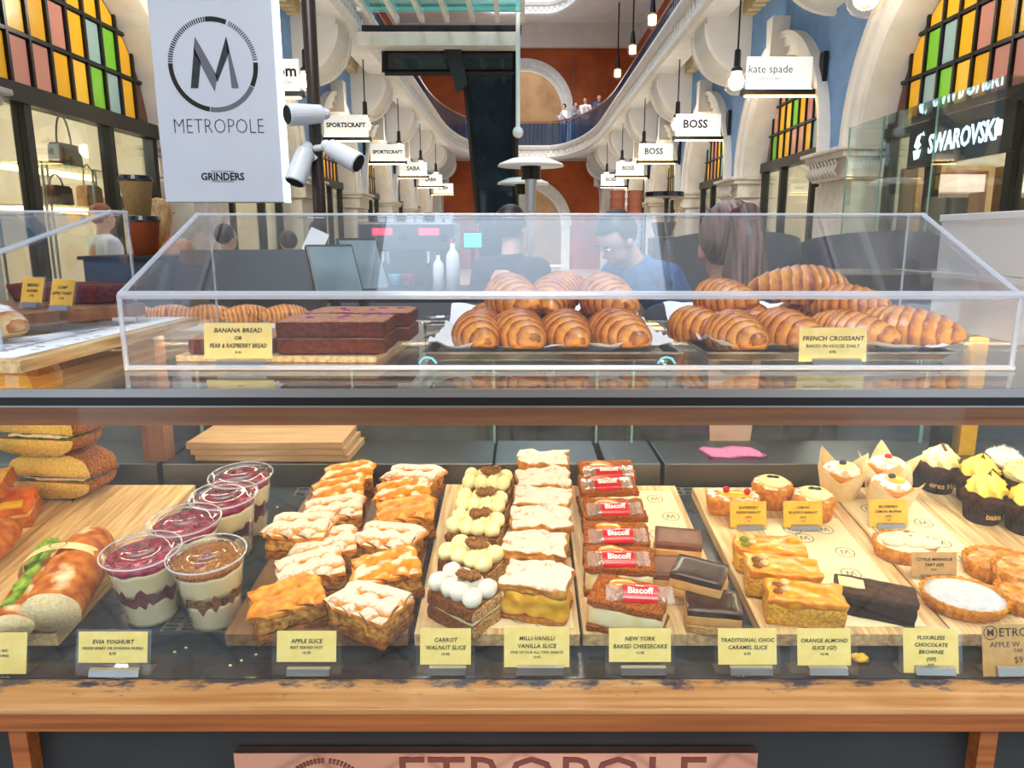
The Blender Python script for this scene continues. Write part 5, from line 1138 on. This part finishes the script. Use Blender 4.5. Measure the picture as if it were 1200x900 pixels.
# ================================================================== banner, pole, cameras
mat('banner', 'd7dae6', 'dde0ea', rough=.55, scale=3); mat('pole', '3a2a24', rough=.35)
PY = 3.4; k_ = PY / 850 / cT
t = thing('hanging_banner', 'large white double-sided banner with round emblem hanging at the left', 'banner', (-1.349, PY, H + .16))
b = nb(); box(b, -.270, .270, 0, .06, 0, 1.12, .004); obj('panel', b, 'banner', t)
b = nb(); box(b, .2705, .282, -.002, .062, 0, 1.12); obj('lit_edge', b, 'sign_cyan', t)
for x in (-.19, .17):
    b = nb(); box(b, x - .03, x + .03, -.004, .064, 1.03, 1.5); obj('hanger', b, 'metal', t)
def bp(cx, cy):                                     # crop pixel (3x) on the banner face -> local x, z
    p = atY(cx / 3, cy / 3, PY); return (p.x + 1.349, p.z - H - .16)
cx0, cz0 = bp(749, 228); rr = .187
def arc(a0, a1, m, hatch=0, w_=.020):
    n = max(4, int(abs(a1 - a0) / 4)) if not hatch else hatch; b = nb()
    for i in range(n):
        u0, u1 = a0 + (a1 - a0) * i / n, a0 + (a1 - a0) * (i + (.55 if hatch else 1)) / n
        b.faces.new([b.verts.new((cx0 + r * math.cos(R(u)), -.0012, cz0 + r * math.sin(R(u)))) for r, u in ((rr - w_ / 2, u0), (rr + w_ / 2, u0), (rr + w_ / 2, u1), (rr - w_ / 2, u1))])
    obj('emblem_ring', b, m, t, kind='stuff' if hatch else None)
arc(97, 178, 'ink', 26); arc(68, 96, 'ink'); arc(6, 66, 'ink_grey', 20); arc(-28, 3, 'ink'); arc(-98, -29, 'ink_grey'); arc(-182, -99, 'ink')
for poly, m in (([(671, 310), (697, 310), (706, 218), (682, 168)], 'charcoal'), ([(685, 128), (764, 268), (755, 322), (680, 178)], 'ink_grey'), ([(795, 128), (806, 182), (764, 290), (757, 262)], 'charcoal'), ([(795, 128), (840, 310), (815, 310), (800, 190)], 'ink_grey')):
    b = nb(); b.faces.new([b.verts.new((bp(*q)[0], -.0014, bp(*q)[1])) for q in poly]); obj('emblem_letter', b, m, t)
x, z = bp(769, 446); text('METROPOLE', .092, 'ink', t, (x, -.0012, z), sx=.79, bold=-.0022)
x, z = bp(783, 622); text('GRINDERS', .044, 'ink', t, (x, -.0012, z), bold=.0012, sx=.95); x, z = bp(783, 603); text('PROUDLY SERVING', .012, 'ink_grey', t, (x, -.0012, z)); x, z = bp(783, 638); text('COFFEE ROASTERS', .012, 'ink_grey', t, (x, -.0012, z))
t = thing('steel_pole', 'slim dark brown pole carrying the white cameras beside the banner', 'pole', (-.812, 3.0, 0))
b = nb(); tube(b, [(0, 0, 0), (0, 0, 3.3)], .026, 12); obj('shaft', b, 'pole', t, smooth=True)
b = nb(); tube(b, [(0, 0, 2.95), (-.85, .43, 2.95)], .02, 8); obj('cross_arm', b, 'pole', t)
b = nb(); lathe(b, [(.09, 0), (.09, .02)], 20); obj('base_plate', b, 'pole', t)
for (px, py, dx, dy, dz, lb) in ((357, 134, -.72, -.62, -.12, 'white bullet camera high on the pole, black face to the left'), (352, 195, -.25, -.35, -.85, 'white bullet camera low on the left of the pole, pointing down'), (403, 182, .78, -.25, -.42, 'white bullet camera low on the right of the pole')):
    p = atY(px, py, 2.93); d = Vector((dx, dy, dz)).normalized(); q = d.to_track_quat('Z', 'Y').to_euler()
    t = thing('security_camera', lb, 'camera', p, q, 'white security cameras on the pole')
    b = nb(); lathe(b, [(.026, -.075), (.034, -.066), (.040, .025), (.040, .066), (.037, .070)], 24); obj('housing', b, 'white_plastic', t, smooth=False)
    b = nb(); lathe(b, [(.034, .0705), (.032, .073)], 24); obj('lens_face', b, 'black', t)
    w2 = Vector((-.812, 2.975, p.z + .03)) - p; loc = q.to_matrix().inverted() @ w2
    b = nb(); tube(b, [(0, 0, -.07), tuple(loc * .6 + Vector((0, 0, -.03))), tuple(loc)], .013, 8); ball(b, (0, 0, -.085), .022, 10, 7); obj('bracket', b, 'white_plastic', t)

# ================================================================== the staff side
t = thing('service_bench', 'dark low service bench just behind the display counter', 'bench', (-.65, 1.75, .0125))
b = nb(); box(b, -.75, .55, -.22, .22, 0, H - .20); obj('cabinet', b, 'charcoal', t)
b = nb(); box(b, -.76, .56, -.23, .23, H - .20, H - .185); obj('top', b, 'black_matt', t)
SB = H - .172
def slab_between(px, py, Y, w_, h_, th, name, label, cat, m, ms, tilt, rz, screen=True):
    p = atY(px, py, Y); t = thing(name, label, cat, (p.x, Y, SB + .001), (0, 0, R(rz)))
    b = nb(); box(b, -.05, .05, -.05, .05, 0, .012, .003); obj('foot', b, 'black_matt', t)
    zc = max(.06, p.z - SB); b = nb(); tube(b, [(0, 0, .01), (0, .02, zc * .8)], .012, 8); obj('stem', b, 'black_matt', t)
    s_ = obj('screen_case', box(nb(), -w_ / 2, w_ / 2, -th / 2, th / 2, -h_ / 2, h_ / 2, .004), m, t, (0, 0, zc), (R(tilt), 0, 0))
    if screen: obj('screen', box(nb(), -w_ * .46, w_ * .46, -.001, .001, -h_ * .44, h_ * .44), ms, s_, (0, -th / 2 - .001, 0))
mat('screen_grey', '7f93a0', '3b4650', rough=.12, scale=5, emit='8fb0b0', es=.15)
slab_between(425, 312, 1.72, .10, .14, .014, 'till_screen', 'dark tilted till screen right of the pole', 'screen', 'black', 'screen_grey', -28, 38)
slab_between(392, 318, 1.66, .11, .13, .014, 'till_tablet', 'second tilted till tablet nearer the pole', 'screen', 'black', 'screen_grey', -30, 34)
t = thing('card_printer', 'black receipt printer with keys behind the bread', 'printer', (-.61, 1.68, SB + .001), (0, 0, R(12)))
b = nb(); prism(b, [(-.09, 0), (.12, 0), (.12, .12), (.02, .145), (-.09, .05)], -.16, .15, 'x'); obj('body', b, 'black', t)
for i in range(8):
    b = nb(); box(b, -.05 + (i % 4) * .028, -.03 + (i % 4) * .028, -.05 + (i // 4) * .03, -.028 + (i // 4) * .03, 0, .006); obj('key', b, 'metal_dark', t, (0, 0, .088 + (i // 4) * .026), (R(40), 0, 0))
b = nb(); box(b, .03, .075, -.004, .004, 0, .10); obj('paper_slip', b, 'white_paper', t, (.06, .03, .13), (R(-30), R(25), 0))
b = nb(); box(b, -2.2, 2.9, 1.46, 5.2, .0005, .012); o = obj('added_dark_mat', b, 'black_matt'); tag(o, 'dark mat added on the staff side to darken the view through the rear glass', 'mat')  # added to darken the bright floor seen behind the case
BT = atY(480, 340, 4.2).z
t = thing('back_bench', 'long dark back bench carrying the coffee machine', 'bench', (.25, 4.3, 0))
b = nb(); box(b, -1.9, 2.6, -.35, .35, 0, BT - .03); obj('cabinet', b, 'charcoal', t); b = nb(); box(b, -1.92, 2.62, -.37, .37, BT - .03, BT); obj('top', b, 'black_matt', t)
p = atY(478, 340, 4.15); t = thing('espresso_machine', 'steel espresso machine with red displays on the back bench', 'coffee machine', (p.x, 4.33, BT + .001))
b = nb(); box(b, -.27, .27, -.20, .22, .22, .38, .012); obj('body', b, 'metal_dark', t); b = nb(); box(b, -.26, .26, .0, .22, 0, .22); obj('back_panel', b, 'metal_dark', t)
b = nb(); box(b, -.27, .27, -.22, .0, 0, .03); obj('drip_tray', b, 'black', t)
for x in (-.13, .13):
    b = nb(); lathe(b, [(.035, .15), (.035, .22)], 14); h_ = obj('group_head', b, 'metal', t, (x, -.10, 0)); b = nb(); tube(b, [(0, 0, .155), (0, -.14, .14)], .013, 8); obj('portafilter', b, 'black', h_)
    b = nb(); box(b, x - .055, x + .055, -.203, -.2005, .31, .345); obj('display', b, 'screen_red', t)
for x in (-.02, .22):
    b = nb(); lathe(b, [(.020, 0), (.022, .025)], 12); obj('knob', b, 'black', t, (x, -.20, .29), (R(90), 0, 0))
for i in range(9):
    b = nb(); lathe(b, [(.022, 0), (.032, .05), (.034, .055)], 14); o = obj('stacked_cup', b, 'white_plastic' if i % 3 else 'black', None, (p.x - .22 + i * .055, 4.33, BT + .382)); tag(o, 'cup %s from the left on top of the espresso machine' % ORD[i], 'cup', 'cups on the espresso machine')
for px, m, lb in ((458, 'cyan', 'small blue cup under the machine'), (474, 'raspberry', 'small red cup under the machine')):
    q = atY(px, 330, 4.02); b = nb(); lathe(b, [(.024, 0), (.036, .055), (.038, .06)], 16); o = obj('espresso_cup', b, m, None, (q.x, 4.17, BT + .032), smooth=True); tag(o, lb, 'cup')
def bottle(px, Y, h_, r, m, cap, label):
    q = atY(px, 330, Y); t = thing('bottle', label, 'bottle', (q.x, Y, BT + .001))
    b = nb(); lathe(b, [(r, 0), (r, h_ * .62), (r * .85, h_ * .72), (r * .36, h_ * .82), (r * .34, h_ * .93)], 20); obj('body', b, m, t, smooth=True)
    b = nb(); lathe(b, [(r * .42, h_ * .93), (r * .42, h_)], 14); obj('cap', b, cap, t)
bottle(531, 4.00, .29, .037, 'white_plastic', 'wrap_red', 'pale bottle with red cap right of the espresso machine'); bottle(514, 4.00, .22, .03, 'white_plastic', 'black', 'small white bottle beside the espresso machine')
t = thing('menu_screen', 'small glowing teal screen standing on the back bench', 'screen', (atY(555, 340, 4.45).x, 4.45, BT + .001))
b = nb(); box(b, -.012, .012, -.012, .012, 0, .24); obj('stand', b, 'black', t); b = nb(); box(b, -.06, .06, -.02, -.012, .23, .33); obj('case', b, 'black', t); b = nb(); box(b, -.052, .052, -.0225, -.0205, .238, .322); obj('screen', b, 'screen_teal', t)
for i, (px, n) in enumerate(((722, 8), (742, 8))):
    q = atY(px, 300, 4.2); t = thing('paper_cup_stack', 'stack of paper cups %s the grinder' % ('further from' if i == 0 else 'next to'), 'cups', (q.x, 4.2, BT + .001), group='paper cup stacks')
    for j in range(12):
        b = nb(); lathe(b, [(.032, 0), (.044, .10), (.046, .102)], 18, close=False); obj('cup', b, 'white_plastic' if j < 8 else 'salmon_paper', t, (0, 0, .041 * j), smooth=True)
q = atY(776, 300, 4.2); t = thing('coffee_grinder', 'coffee grinder with clear bean hopper on the back bench', 'grinder', (q.x, 4.2, BT + .001))
b = nb(); box(b, -.07, .07, -.09, .09, 0, .30, .01); obj('body', b, 'black', t)
b = nb(); lathe(b, [(.05, .30), (.105, .50), (.108, .52)], 24, close=False); obj('hopper', b, 'globe_glass', t, smooth=True)
b = nb(); lathe(b, [(.108, .52), (.108, .545)], 24); obj('lid', b, 'black', t); b = nb(); lathe(b, [(.047, .301), (.07, .38)], 20); obj('beans', b, 'cupcake_dark', t)
# black appliance and chairs behind at the right
t = thing('side_bench', 'dark side bench with black lids at the right behind the boxes', 'bench', (1.25, 2.25, 0))
b = nb(); box(b, -.35, .7, -.25, .25, 0, H - .16); obj('cabinet', b, 'charcoal', t)
for x in (-.2, .12, .45):
    b = nb(); box(b, x - .14, x + .14, -.2, .2, H - .159, H - .10, .01); obj('lid', b, 'black', t)
for i in range(4):
    x = .95 + i * .62; t = thing('lounge_chair', 'dark rounded lounge chair back, %s from the left' % ORD[i], 'chair', (x, 3.35, 0), (0, 0, R(-6 + i * 4)), 'dark lounge chairs')
    b = nb(); rows = []
    for j in range(13):
        a = math.pi * (-.08 + 1.16 * j / 12); rows.append([b.verts.new((.29 * math.cos(a) * f_, .24 * math.sin(a) * f_ * -1, z)) for f_, z in ((1, .45), (1.04, H - .02 + .05 * math.sin(a)), (.86, H - .02 + .05 * math.sin(a)), (.84, .45))])
    for A, B in zip(rows, rows[1:]):
        for k in range(4): b.faces.new((A[k], A[(k + 1) % 4], B[(k + 1) % 4], B[k]))
    bmesh.ops.recalc_face_normals(b, faces=b.faces); obj('shell', b, 'charcoal', t, smooth=True)
    b = nb(); box(b, -.24, .24, -.2, .2, .40, .48, .03); obj('seat', b, 'black_matt', t)
    for sx_, sy_ in ((-1, -1), (1, -1), (-1, 1), (1, 1)):
        b = nb(); tube(b, [(.19 * sx_, .16 * sy_, .42), (.22 * sx_, .19 * sy_, 0)], .015, 6); obj('leg', b, 'metal_dark', t)
# kraft cups on the left
p0 = atY(172, 303, 2.2); t = thing('display_stand', 'narrow dark stand carrying the big kraft cups', 'stand', (p0.x, 2.2, 0)); b = nb(); box(b, -.12, .12, -.12, .12, 0, p0.z); obj('column', b, 'charcoal', t); b = nb(); box(b, -.13, .13, -.13, .13, p0.z, p0.z + .01); obj('plate', b, 'black_matt', t)
for i, (lb, m) in enumerate((('lower brown takeaway cup left of the banner', 'kraft_red'), ('upper kraft takeaway cup with black lid left of the banner', 'kraft'))):
    h_ = .095; t = thing('takeaway_cup', lb, 'cup', (p0.x - i * .010, 2.2, p0.z + .0105 + i * .1155), group='takeaway cups')
    b = nb(); lathe(b, [(.032, 0), (.044, h_), (.045, h_ + .001)], 28); obj('cup', b, m, t, smooth=True)
    b = nb(); lathe(b, [(.047, h_ + .001), (.047, h_ + .006), (.041, h_ + .018), (.038, h_ + .018)], 28); obj('lid', b, 'black', t)
# patio heaters
for px, py, Y, lb in ((622, 195, 9.5, 'patio heater with wide steel hood, the taller one'), (613, 216, 12.0, 'patio heater with steel hood behind the taller one')):
    p = atY(px, py, Y); t = thing('patio_heater', lb, 'heater', (p.x, Y, 0), group='patio heaters')
    b = nb(); lathe(b, [(.42, p.z), (.40, p.z + .03), (.25, p.z + .09), (.05, p.z + .11)], 28); obj('hood', b, 'white_plastic', t, smooth=True)
    b = nb(); lathe(b, [(.12, p.z - .16), (.13, p.z)], 18); obj('burner', b, 'black', t); b = nb(); lathe(b, [(.06, p.z - .55), (.075, p.z - .16)], 16); obj('mesh_column', b, 'metal', t)
    b = nb(); tube(b, [(0, 0, .3), (0, 0, p.z - .5)], .03, 10); obj('post', b, 'metal', t); b = nb(); lathe(b, [(.23, 0), (.23, .35), (.18, .42)], 20); obj('base', b, 'metal_dark', t)

# ================================================================== shops nearest the camera
mat('bag_red', '5a1626', '6c1f30', rough=.35, scale=30); mat('bag_tan', 'b9764e', 'c98a60', rough=.4, scale=30); mat('bag_black', '1c1720', rough=.35)
GXN = WX + .34
t = thing('shop_sign', 'black shop sign with glowing swan emblem and white letters in the right window', 'sign', (3.50, 6.13, H + .78))
b = nb(); box(b, 0, .03, -.72, .72, -.17, .17); obj('panel', b, 'frame_black', t)
text('SWAROVSKI', .215, 'sign_cyan', t, (-.004, -.08, 0), rot=(R(90), 0, R(-90)), sx=.78, bold=.004, ext=.002)
for k, pts in enumerate(([(-.06, .02), (-.02, .10), (.05, .12), (.02, .05), (.06, .02), (0, -.02)], [(-.07, -.02), (.06, -.02), (.07, .0), (.04, -.09), (-.04, -.10)], [(.05, .10), (.08, .13), (.10, .09), (.07, .10)])):
    b = nb(); b.faces.new([b.verts.new((-.004, .56 - x, z)) for x, z in pts]); obj('swan_emblem', b, 'sign_cyan', t)
t = thing('glass_vitrine', 'tall projecting glass vitrine in front of the right shop', 'display case', (3.0, 5.87, 0))
for (x0, x1, y0, y1, z0_, z1_) in ((0, .012, -1.1, 1.1, 0, H + .99), (0, .55, 1.088, 1.1, 0, H + .99), (0, .55, -1.1, 1.1, H + .978, H + .99)):
    b = nb(); box(b, x0, x1, y0, y1, z0_, z1_); obj('pane', b, 'glass', t)
for ya in (-.35, .45, 1.094):
    b = nb(); tube(b, [(.006, ya, 0), (.006, ya, H + .99)], .008, 4); obj('edge', b, 'glass_edge', t)
for x0, x1, lb in ((3.98, 4.75, 'timber wall display with pink lit shelf on the right, nearer the window'), (4.85, 5.7, 'timber wall display with pink lit shelf on the right, deeper in the shop')):
    z1_ = H + .66; t = thing('wall_display', lb, 'display case', ((x0 + x1) / 2, 7.55, 0), group='lit wall displays'); hw = (x1 - x0) / 2
    for xa in (-hw, hw - .06): b = nb(); box(b, xa, xa + .06, 0, .34, 0, z1_); obj('upright', b, 'shop_wood', t)
    b = nb(); box(b, -hw, hw, .30, .34, 0, z1_); obj('back', b, 'shop_wall', t); b = nb(); box(b, -hw, hw, 0, .34, z1_, z1_ + .05); obj('top', b, 'shop_wood', t)
    b = nb(); box(b, -hw + .06, hw - .06, .04, .30, z1_ - .20, z1_ - .03); obj('lit_shelf', b, 'pink_shelf', t); b = nb(); box(b, -hw * .65, hw * .4, .0, .03, z1_ - .62, z1_ - .26); obj('screen', b, 'black', t)
# left shop: shelf and handbags
t = thing('bag_shelf', 'glass shelf with brass stands in the left shop window', 'shelf', (-4.05, 6.75, 0))
for z in (H + .27, H + .60):
    b = nb(); box(b, -.25, .25, -.75, .8, z - .015, z); obj('shelf_board', b, 'shop_glass', t); b = nb(); box(b, -.25, -.22, -.75, .8, z - .04, z - .016); obj('light_strip', b, 'led_warm', t)
for ya in (-.7, 0, .75):
    for xa in (-.2, .2): b = nb(); tube(b, [(xa, ya, 0), (xa, ya, H + .60)], .012, 6); obj('upright', b, 'metal', t)
def bag(label, y, z, w_, h_, m, hand=.12):
    t = thing('handbag', label, 'handbag', (-3.98, y, z), group='handbags in the left shop')
    b = nb(); prism(b, [(-w_ / 2, 0), (w_ / 2, 0), (w_ * .44, h_), (-w_ * .44, h_)], -.06, .06, 'x'); bmesh.ops.bevel(b, geom=b.edges[:], offset=.015, segments=2, affect='EDGES'); obj('body', b, m, t, smooth=False)
    b = nb(); tube(b, [(0, w_ * .3 * math.cos(math.pi * i / 10), h_ - .01 + hand * math.sin(math.pi * i / 10)) for i in range(11)], .008, 6); obj('handle', b, m, t)
bag('black handbag with red top on the upper shelf', 6.6, H + .601, .34, .20, 'bag_black', .25); bag('dark red handbag on the lower shelf', 6.42, H + .271, .30, .17, 'bag_red', .1); bag('tan handbag with tall handles on the lower shelf', 6.9, H + .271, .26, .20, 'bag_tan', .2); bag('small brown handbag at the end of the lower shelf', 7.3, H + .271, .2, .13, 'bag_tan', .08)

t = thing('shop_light_row', 'row of small lit letters above the left shop glass', 'sign', (-3.60, 6.1, H + 1.00))
for i in range(26):
    b = nb(); box(b, 0, .02, -1.2 + i * .092, -1.2 + i * .092 + .05, -.035, .035); obj('lit_letter', b, 'sign_white', t)

# ================================================================== people
mat('skin', 'd9a58a', 'e2b198', rough=.5, scale=20, sss=.1); mat('hair_dark', '17120f', '2c211b', rough=.45, scale=30, stretch=(20, 20, 1)); mat('hair_streak', '33241f', '8d7068', rough=.4, scale=22, stretch=(5, .6, .35), lo=.40, hi=.66); mat('hair_blond', '8a6238', 'c79a62', rough=.5, scale=30, stretch=(4, 4, .4)); mat('hair_red', '8a4a34', 'a86048', rough=.5, scale=30)
mat('cloth_black', '1d2028', '2a2e38', rough=.85, scale=30, bump=.2); mat('cloth_blue', '34507e', '42608e', rough=.85, scale=40, bump=.2); mat('cloth_white', 'dfe4ee', 'eef1f6', rough=.85, scale=30); mat('cloth_grey', '7d828c', '8f949e', rough=.85, scale=30); mat('eye_white', 'f4f2ee', rough=.3); mat('lip', 'b0685c', rough=.5)
def cap(bm, a, c_, r0, r1, n=10):
    a, c_ = Vector(a), Vector(c_); ball(bm, a, r0, n, 7); ball(bm, c_, r1, n, 7); tube(bm, [a, c_], [r0 * .99, r1 * .99], n)
def remesh(bm, voxel, smooth=4):
    me = bpy.data.meshes.new('t'); bm.to_mesh(me); bm.free(); o = bpy.data.objects.new('t', me); COL.objects.link(o)
    m1 = o.modifiers.new('r', 'REMESH'); m1.mode = 'VOXEL'; m1.voxel_size = voxel; m2 = o.modifiers.new('s', 'SMOOTH'); m2.iterations = smooth; m2.factor = .5
    dg = bpy.context.evaluated_depsgraph_get(); dg.update(); ev = o.evaluated_get(dg); r = bpy.data.meshes.new_from_object(ev); bpy.data.objects.remove(o); bpy.data.meshes.remove(me)
    for p_ in r.polygons: p_.use_smooth = True
    return r
def person(label, loc, rz, h, shirt, trousers, hair, style='short', lean=0, arms='down', vx=.008, sleeves=1, head_turn=0, nod=0):
    t = thing('person', label, 'person', loc, (0, 0, R(rz)))
    hip = Vector((0, 0, .53 * h)); Lm = Matrix.Rotation(R(lean), 3, 'X')
    def up(x, y, z): return hip + Lm @ (Vector((x * h, y * h, z * h)) - hip)
    hc = up(0, -.005, .935); Hm = Lm @ Matrix.Rotation(R(head_turn), 3, 'Z') @ Matrix.Rotation(R(nod), 3, 'X')
    def hd(x, y, z): return hc + Hm @ Vector((x * h, y * h, z * h))
    skin, sh, tr = nb(), nb(), nb()
    def hball(bm, c_, r):
        tmp = nb(); ball(tmp, (0, 0, 0), tuple(v * h for v in r), 16, 11)
        for v in tmp.verts: v.co = Hm @ v.co + hd(*c_)
        me = bpy.data.meshes.new('t'); tmp.to_mesh(me); tmp.free(); bm.from_mesh(me); bpy.data.meshes.remove(me)
    hball(skin, (0, .004, .012), (.044, .054, .054)); hball(skin, (0, -.014, -.025), (.034, .036, .038)); hball(skin, (0, -.052, -.010), (.007, .011, .013)); hball(skin, (0, -.044, -.040), (.014, .010, .006))
    for s in (-1, 1): hball(skin, (.045 * s, .006, -.006), (.007, .012, .018))
    cap(skin, up(0, .008, .82), hd(0, .004, -.03), .034 * h, .030 * h)
    cap(skin, up(0, 0, .58), up(0, 0, .76), .075 * h, .08 * h)
    for bm, g in ((skin, 0), (sh, .012)):
        for s in (-1, 1):
            S = up(.105 * s, .005, .805)
            if arms == 'down': E = up(.135 * s, .015, .64); W_ = up(.125 * s, -.035, .49)
            elif arms == 'work': E = up(.15 * s, -.03, .66); W_ = E + Vector((-.05 * s * h, -.13 * h, .01 * h))
            else: E = up(.15 * s, -.02, .66); W_ = E + Vector((-.04 * s * h, -.10 * h, .08 * h))
            cap(bm, S, E, (.034 + g * .6) * h, (.027 + g * .6) * h)
            if bm is skin or sleeves > .9: cap(bm, E, W_, (.025 + g * .5) * h, (.017 + g * .5) * h)
            if bm is skin:
                d = (W_ - E).normalized(); sd_ = Vector((0, 0, 1)).cross(d).normalized() if abs(d.z) < .8 else Vector((0, 1, 0)); P_ = W_ + d * .045 * h
                cap(skin, W_, P_, .016 * h, .019 * h); cap(skin, P_ + sd_ * .010 * h, W_ + d * .05 * h - sd_ * .012 * h, .012 * h, .012 * h)
                if vx < .012:
                    dn = d.cross(sd_)
                    for i, fl in enumerate((.040, .046, .043, .034)):
                        q0 = P_ + sd_ * (-.018 + .012 * i) * h; q1 = q0 + d * fl * .55 * h; q2 = q1 + (d * .8 - dn * .5) * fl * .5 * h; cap(skin, q0, q1, .0065 * h, .006 * h, 8); cap(skin, q1, q2, .006 * h, .005 * h, 8)
                    q0 = W_ + d * .02 * h + sd_ * .016 * h; cap(skin, q0, q0 + (d * .6 + sd_ * .8).normalized() * .034 * h, .0075 * h, .006 * h, 8)
    for s in (-1, 1): cap(sh, up(.05 * s, 0, .78), up(.035 * s, 0, .56), .068 * h, .068 * h); cap(sh, up(.02 * s, .005, .815), up(.10 * s, .005, .805), .036 * h, .042 * h)
    cap(sh, up(0, .0, .80), up(0, .0, .55), .066 * h, .07 * h)
    for bm, g in ((skin, 0), (tr, .010)):
        for s in (-1, 1):
            cap(bm, (.048 * s * h, 0, .50 * h), (.055 * s * h, -.005 * h, .28 * h), (.052 + g) * h, (.036 + g) * h); cap(bm, (.055 * s * h, -.005 * h, .28 * h), (.057 * s * h, .01 * h, .05 * h), (.034 + g) * h, (.022 + g) * h)
            if bm is skin: cap(bm, (.057 * s * h, .01 * h, .025 * h), (.062 * s * h, -.085 * h, .016 * h), .022 * h, .014 * h)
        cap(bm, (-.03 * h, 0, .52 * h), (.03 * h, 0, .52 * h), (.06 + g) * h, (.06 + g) * h)
    o = obj('body', remesh(skin, vx), None, t); o.data.materials.append(M['skin'])
    o = obj('shirt', remesh(sh, max(vx, .009)), None, t); o.data.materials.append(M[shirt])
    o = obj('trousers', remesh(tr, max(vx, .011)), None, t); o.data.materials.append(M[trousers])
    for s in (-1, 1):
        b = nb(); cap(b, (.057 * s * h, .012 * h, .022 * h), (.062 * s * h, -.088 * h, .018 * h), .028 * h, .020 * h)
        for v in b.verts: v.co.z = max(v.co.z, .001)
        obj('shoe', b, 'black', t, smooth=True)
        b = nb(); hball(b, (.017 * s, -.044, .004), (.007, .005, .0035)); e = obj('eye', b, 'eye_white', t, smooth=True); b = nb(); hball(b, (.017 * s, -.0495, .004), (.0035, .002, .0035)); obj('iris', b, 'black', e, smooth=True)
        b = nb(); hball(b, (.018 * s, -.047, .016), (.012, .004, .0025)); obj('eyebrow', b, 'hair_dark', t, smooth=True)
    b = nb(); hball(b, (0, -.049, -.033), (.013, .006, .004)); obj('mouth', b, 'lip', t, smooth=True)
    # hair
    b = nb(); g = bmesh.ops.create_uvsphere(b, u_segments=48, v_segments=24, radius=1)
    for v in g['verts']:
        p_ = v.co.copy(); k = 1 + .02 * math.sin(math.atan2(p_.x, p_.z) * 26); front = max(0, -p_.y - .25)
        q = Vector((p_.x * .0515 * k, .010 + p_.y * .058 * k, .018 + p_.z * .058 * k))
        if p_.z < -.2: q.z = .018 + (-.2 - (abs(p_.z) - .2) * (.9 if style != 'long' else 2.6)) * .058; 
        if front > 0 and p_.z < .45: q.y += front * .075
        v.co = Hm @ (q * h) + hc
    hr = obj('hair', b, hair, t, smooth=True)
    if style == 'ponytail':
        b = nb(); tip = [(0, .050, .045), (0, .085, .050), (0, .100, .015), (.002, .100, -.05), (.004, .095, -.12), (.006, .090, -.19)]
        tube(b, [hd(*q) for q in tip], [.014 * h, .020 * h, .028 * h, .034 * h, .036 * h, .022 * h], 18); obj('ponytail', b, hair, hr, smooth=True)
        b = nb(); ball(b, hd(0, .056, .047), .018 * h, 12, 8); obj('hair_tie', b, 'bag_red', hr, smooth=True)
    if style == 'long':
        b = nb(); tube(b, [hd(0, .03, .02), hd(0, .045, -.05), hd(0, .04, -.13)], [.05 * h, .056 * h, .04 * h], 16); obj('long_hair', b, hair, hr, smooth=True)
    return t
p = atY(858, 233, 1.72); person('person with streaked ponytail in dark top, back to the camera', (p.x, 1.72, 0), 180, p.z / 1.012, 'cloth_black', 'cloth_black', 'hair_streak', 'ponytail', vx=.008)
p = atY(720, 262, 3.0); person('person in blue shirt leaning over the bench, face turned to the side', (p.x + .36, 3.35, 0), -55, 1.60, 'cloth_blue', 'cloth_black', 'hair_dark', lean=38, arms='work', head_turn=-10, nod=2)
p = atY(598, 240, 3.3); person('dark haired person in black behind the left croissants', (p.x, 3.6, 0), 150, p.z * 1.0, 'cloth_black', 'cloth_black', 'hair_dark', vx=.012)
for px, py, Y, rz, sh_, ha, st, lb in ((264, 262, 5.6, 150, 'cloth_grey', 'hair_dark', 'short', 'person in grey seen through the cover under the banner'), (337, 270, 6.2, 215, 'cloth_black', 'hair_dark', 'short', 'person in black between the banner and the pole'), (372, 258, 7.4, 160, 'cloth_black', 'hair_dark', 'short', 'person in black right behind the pole'),
        (186, 232, 5.0, 165, 'bag_tan', 'hair_blond', 'long', 'blond person in tan behind the kraft cups'), (118, 238, 6.2, 140, 'cloth_white', 'hair_red', 'short', 'red haired person in white far left')):
    p = atY(px, py, Y); person(lb, (p.x, Y, 0), rz, p.z / 1.01, sh_, 'cloth_black', ha, st, vx=.015, arms='down')
FL1 = H + 3.15 + .505
for px, py, Y, rz, sh_, lb in ((661, 112, 30.6, -60, 'cloth_white', 'person in white with dark hair at the left on the bridge'), (674, 112, 30.1, 60, 'cloth_grey', 'person in grey with folded arms in the middle on the bridge'), (686, 114, 29.2, -20, 'cloth_white', 'person in white at the right on the bridge'), (702, 122, 28.6, 20, 'cloth_blue', 'person in blue leaning at the bend of the bridge')):
    p = atY(px, py, Y + .75); person(lb, (p.x, Y + .75, FL1), rz, 1.72, sh_, 'cloth_grey', 'hair_dark', vx=.022, arms='up')
p = atY(527, 112, 24); person('person in dark clothes at the left upper railing', (-3.35, 25.2, FL1), 90, 1.75, 'cloth_blue', 'cloth_black', 'hair_dark', vx=.022)
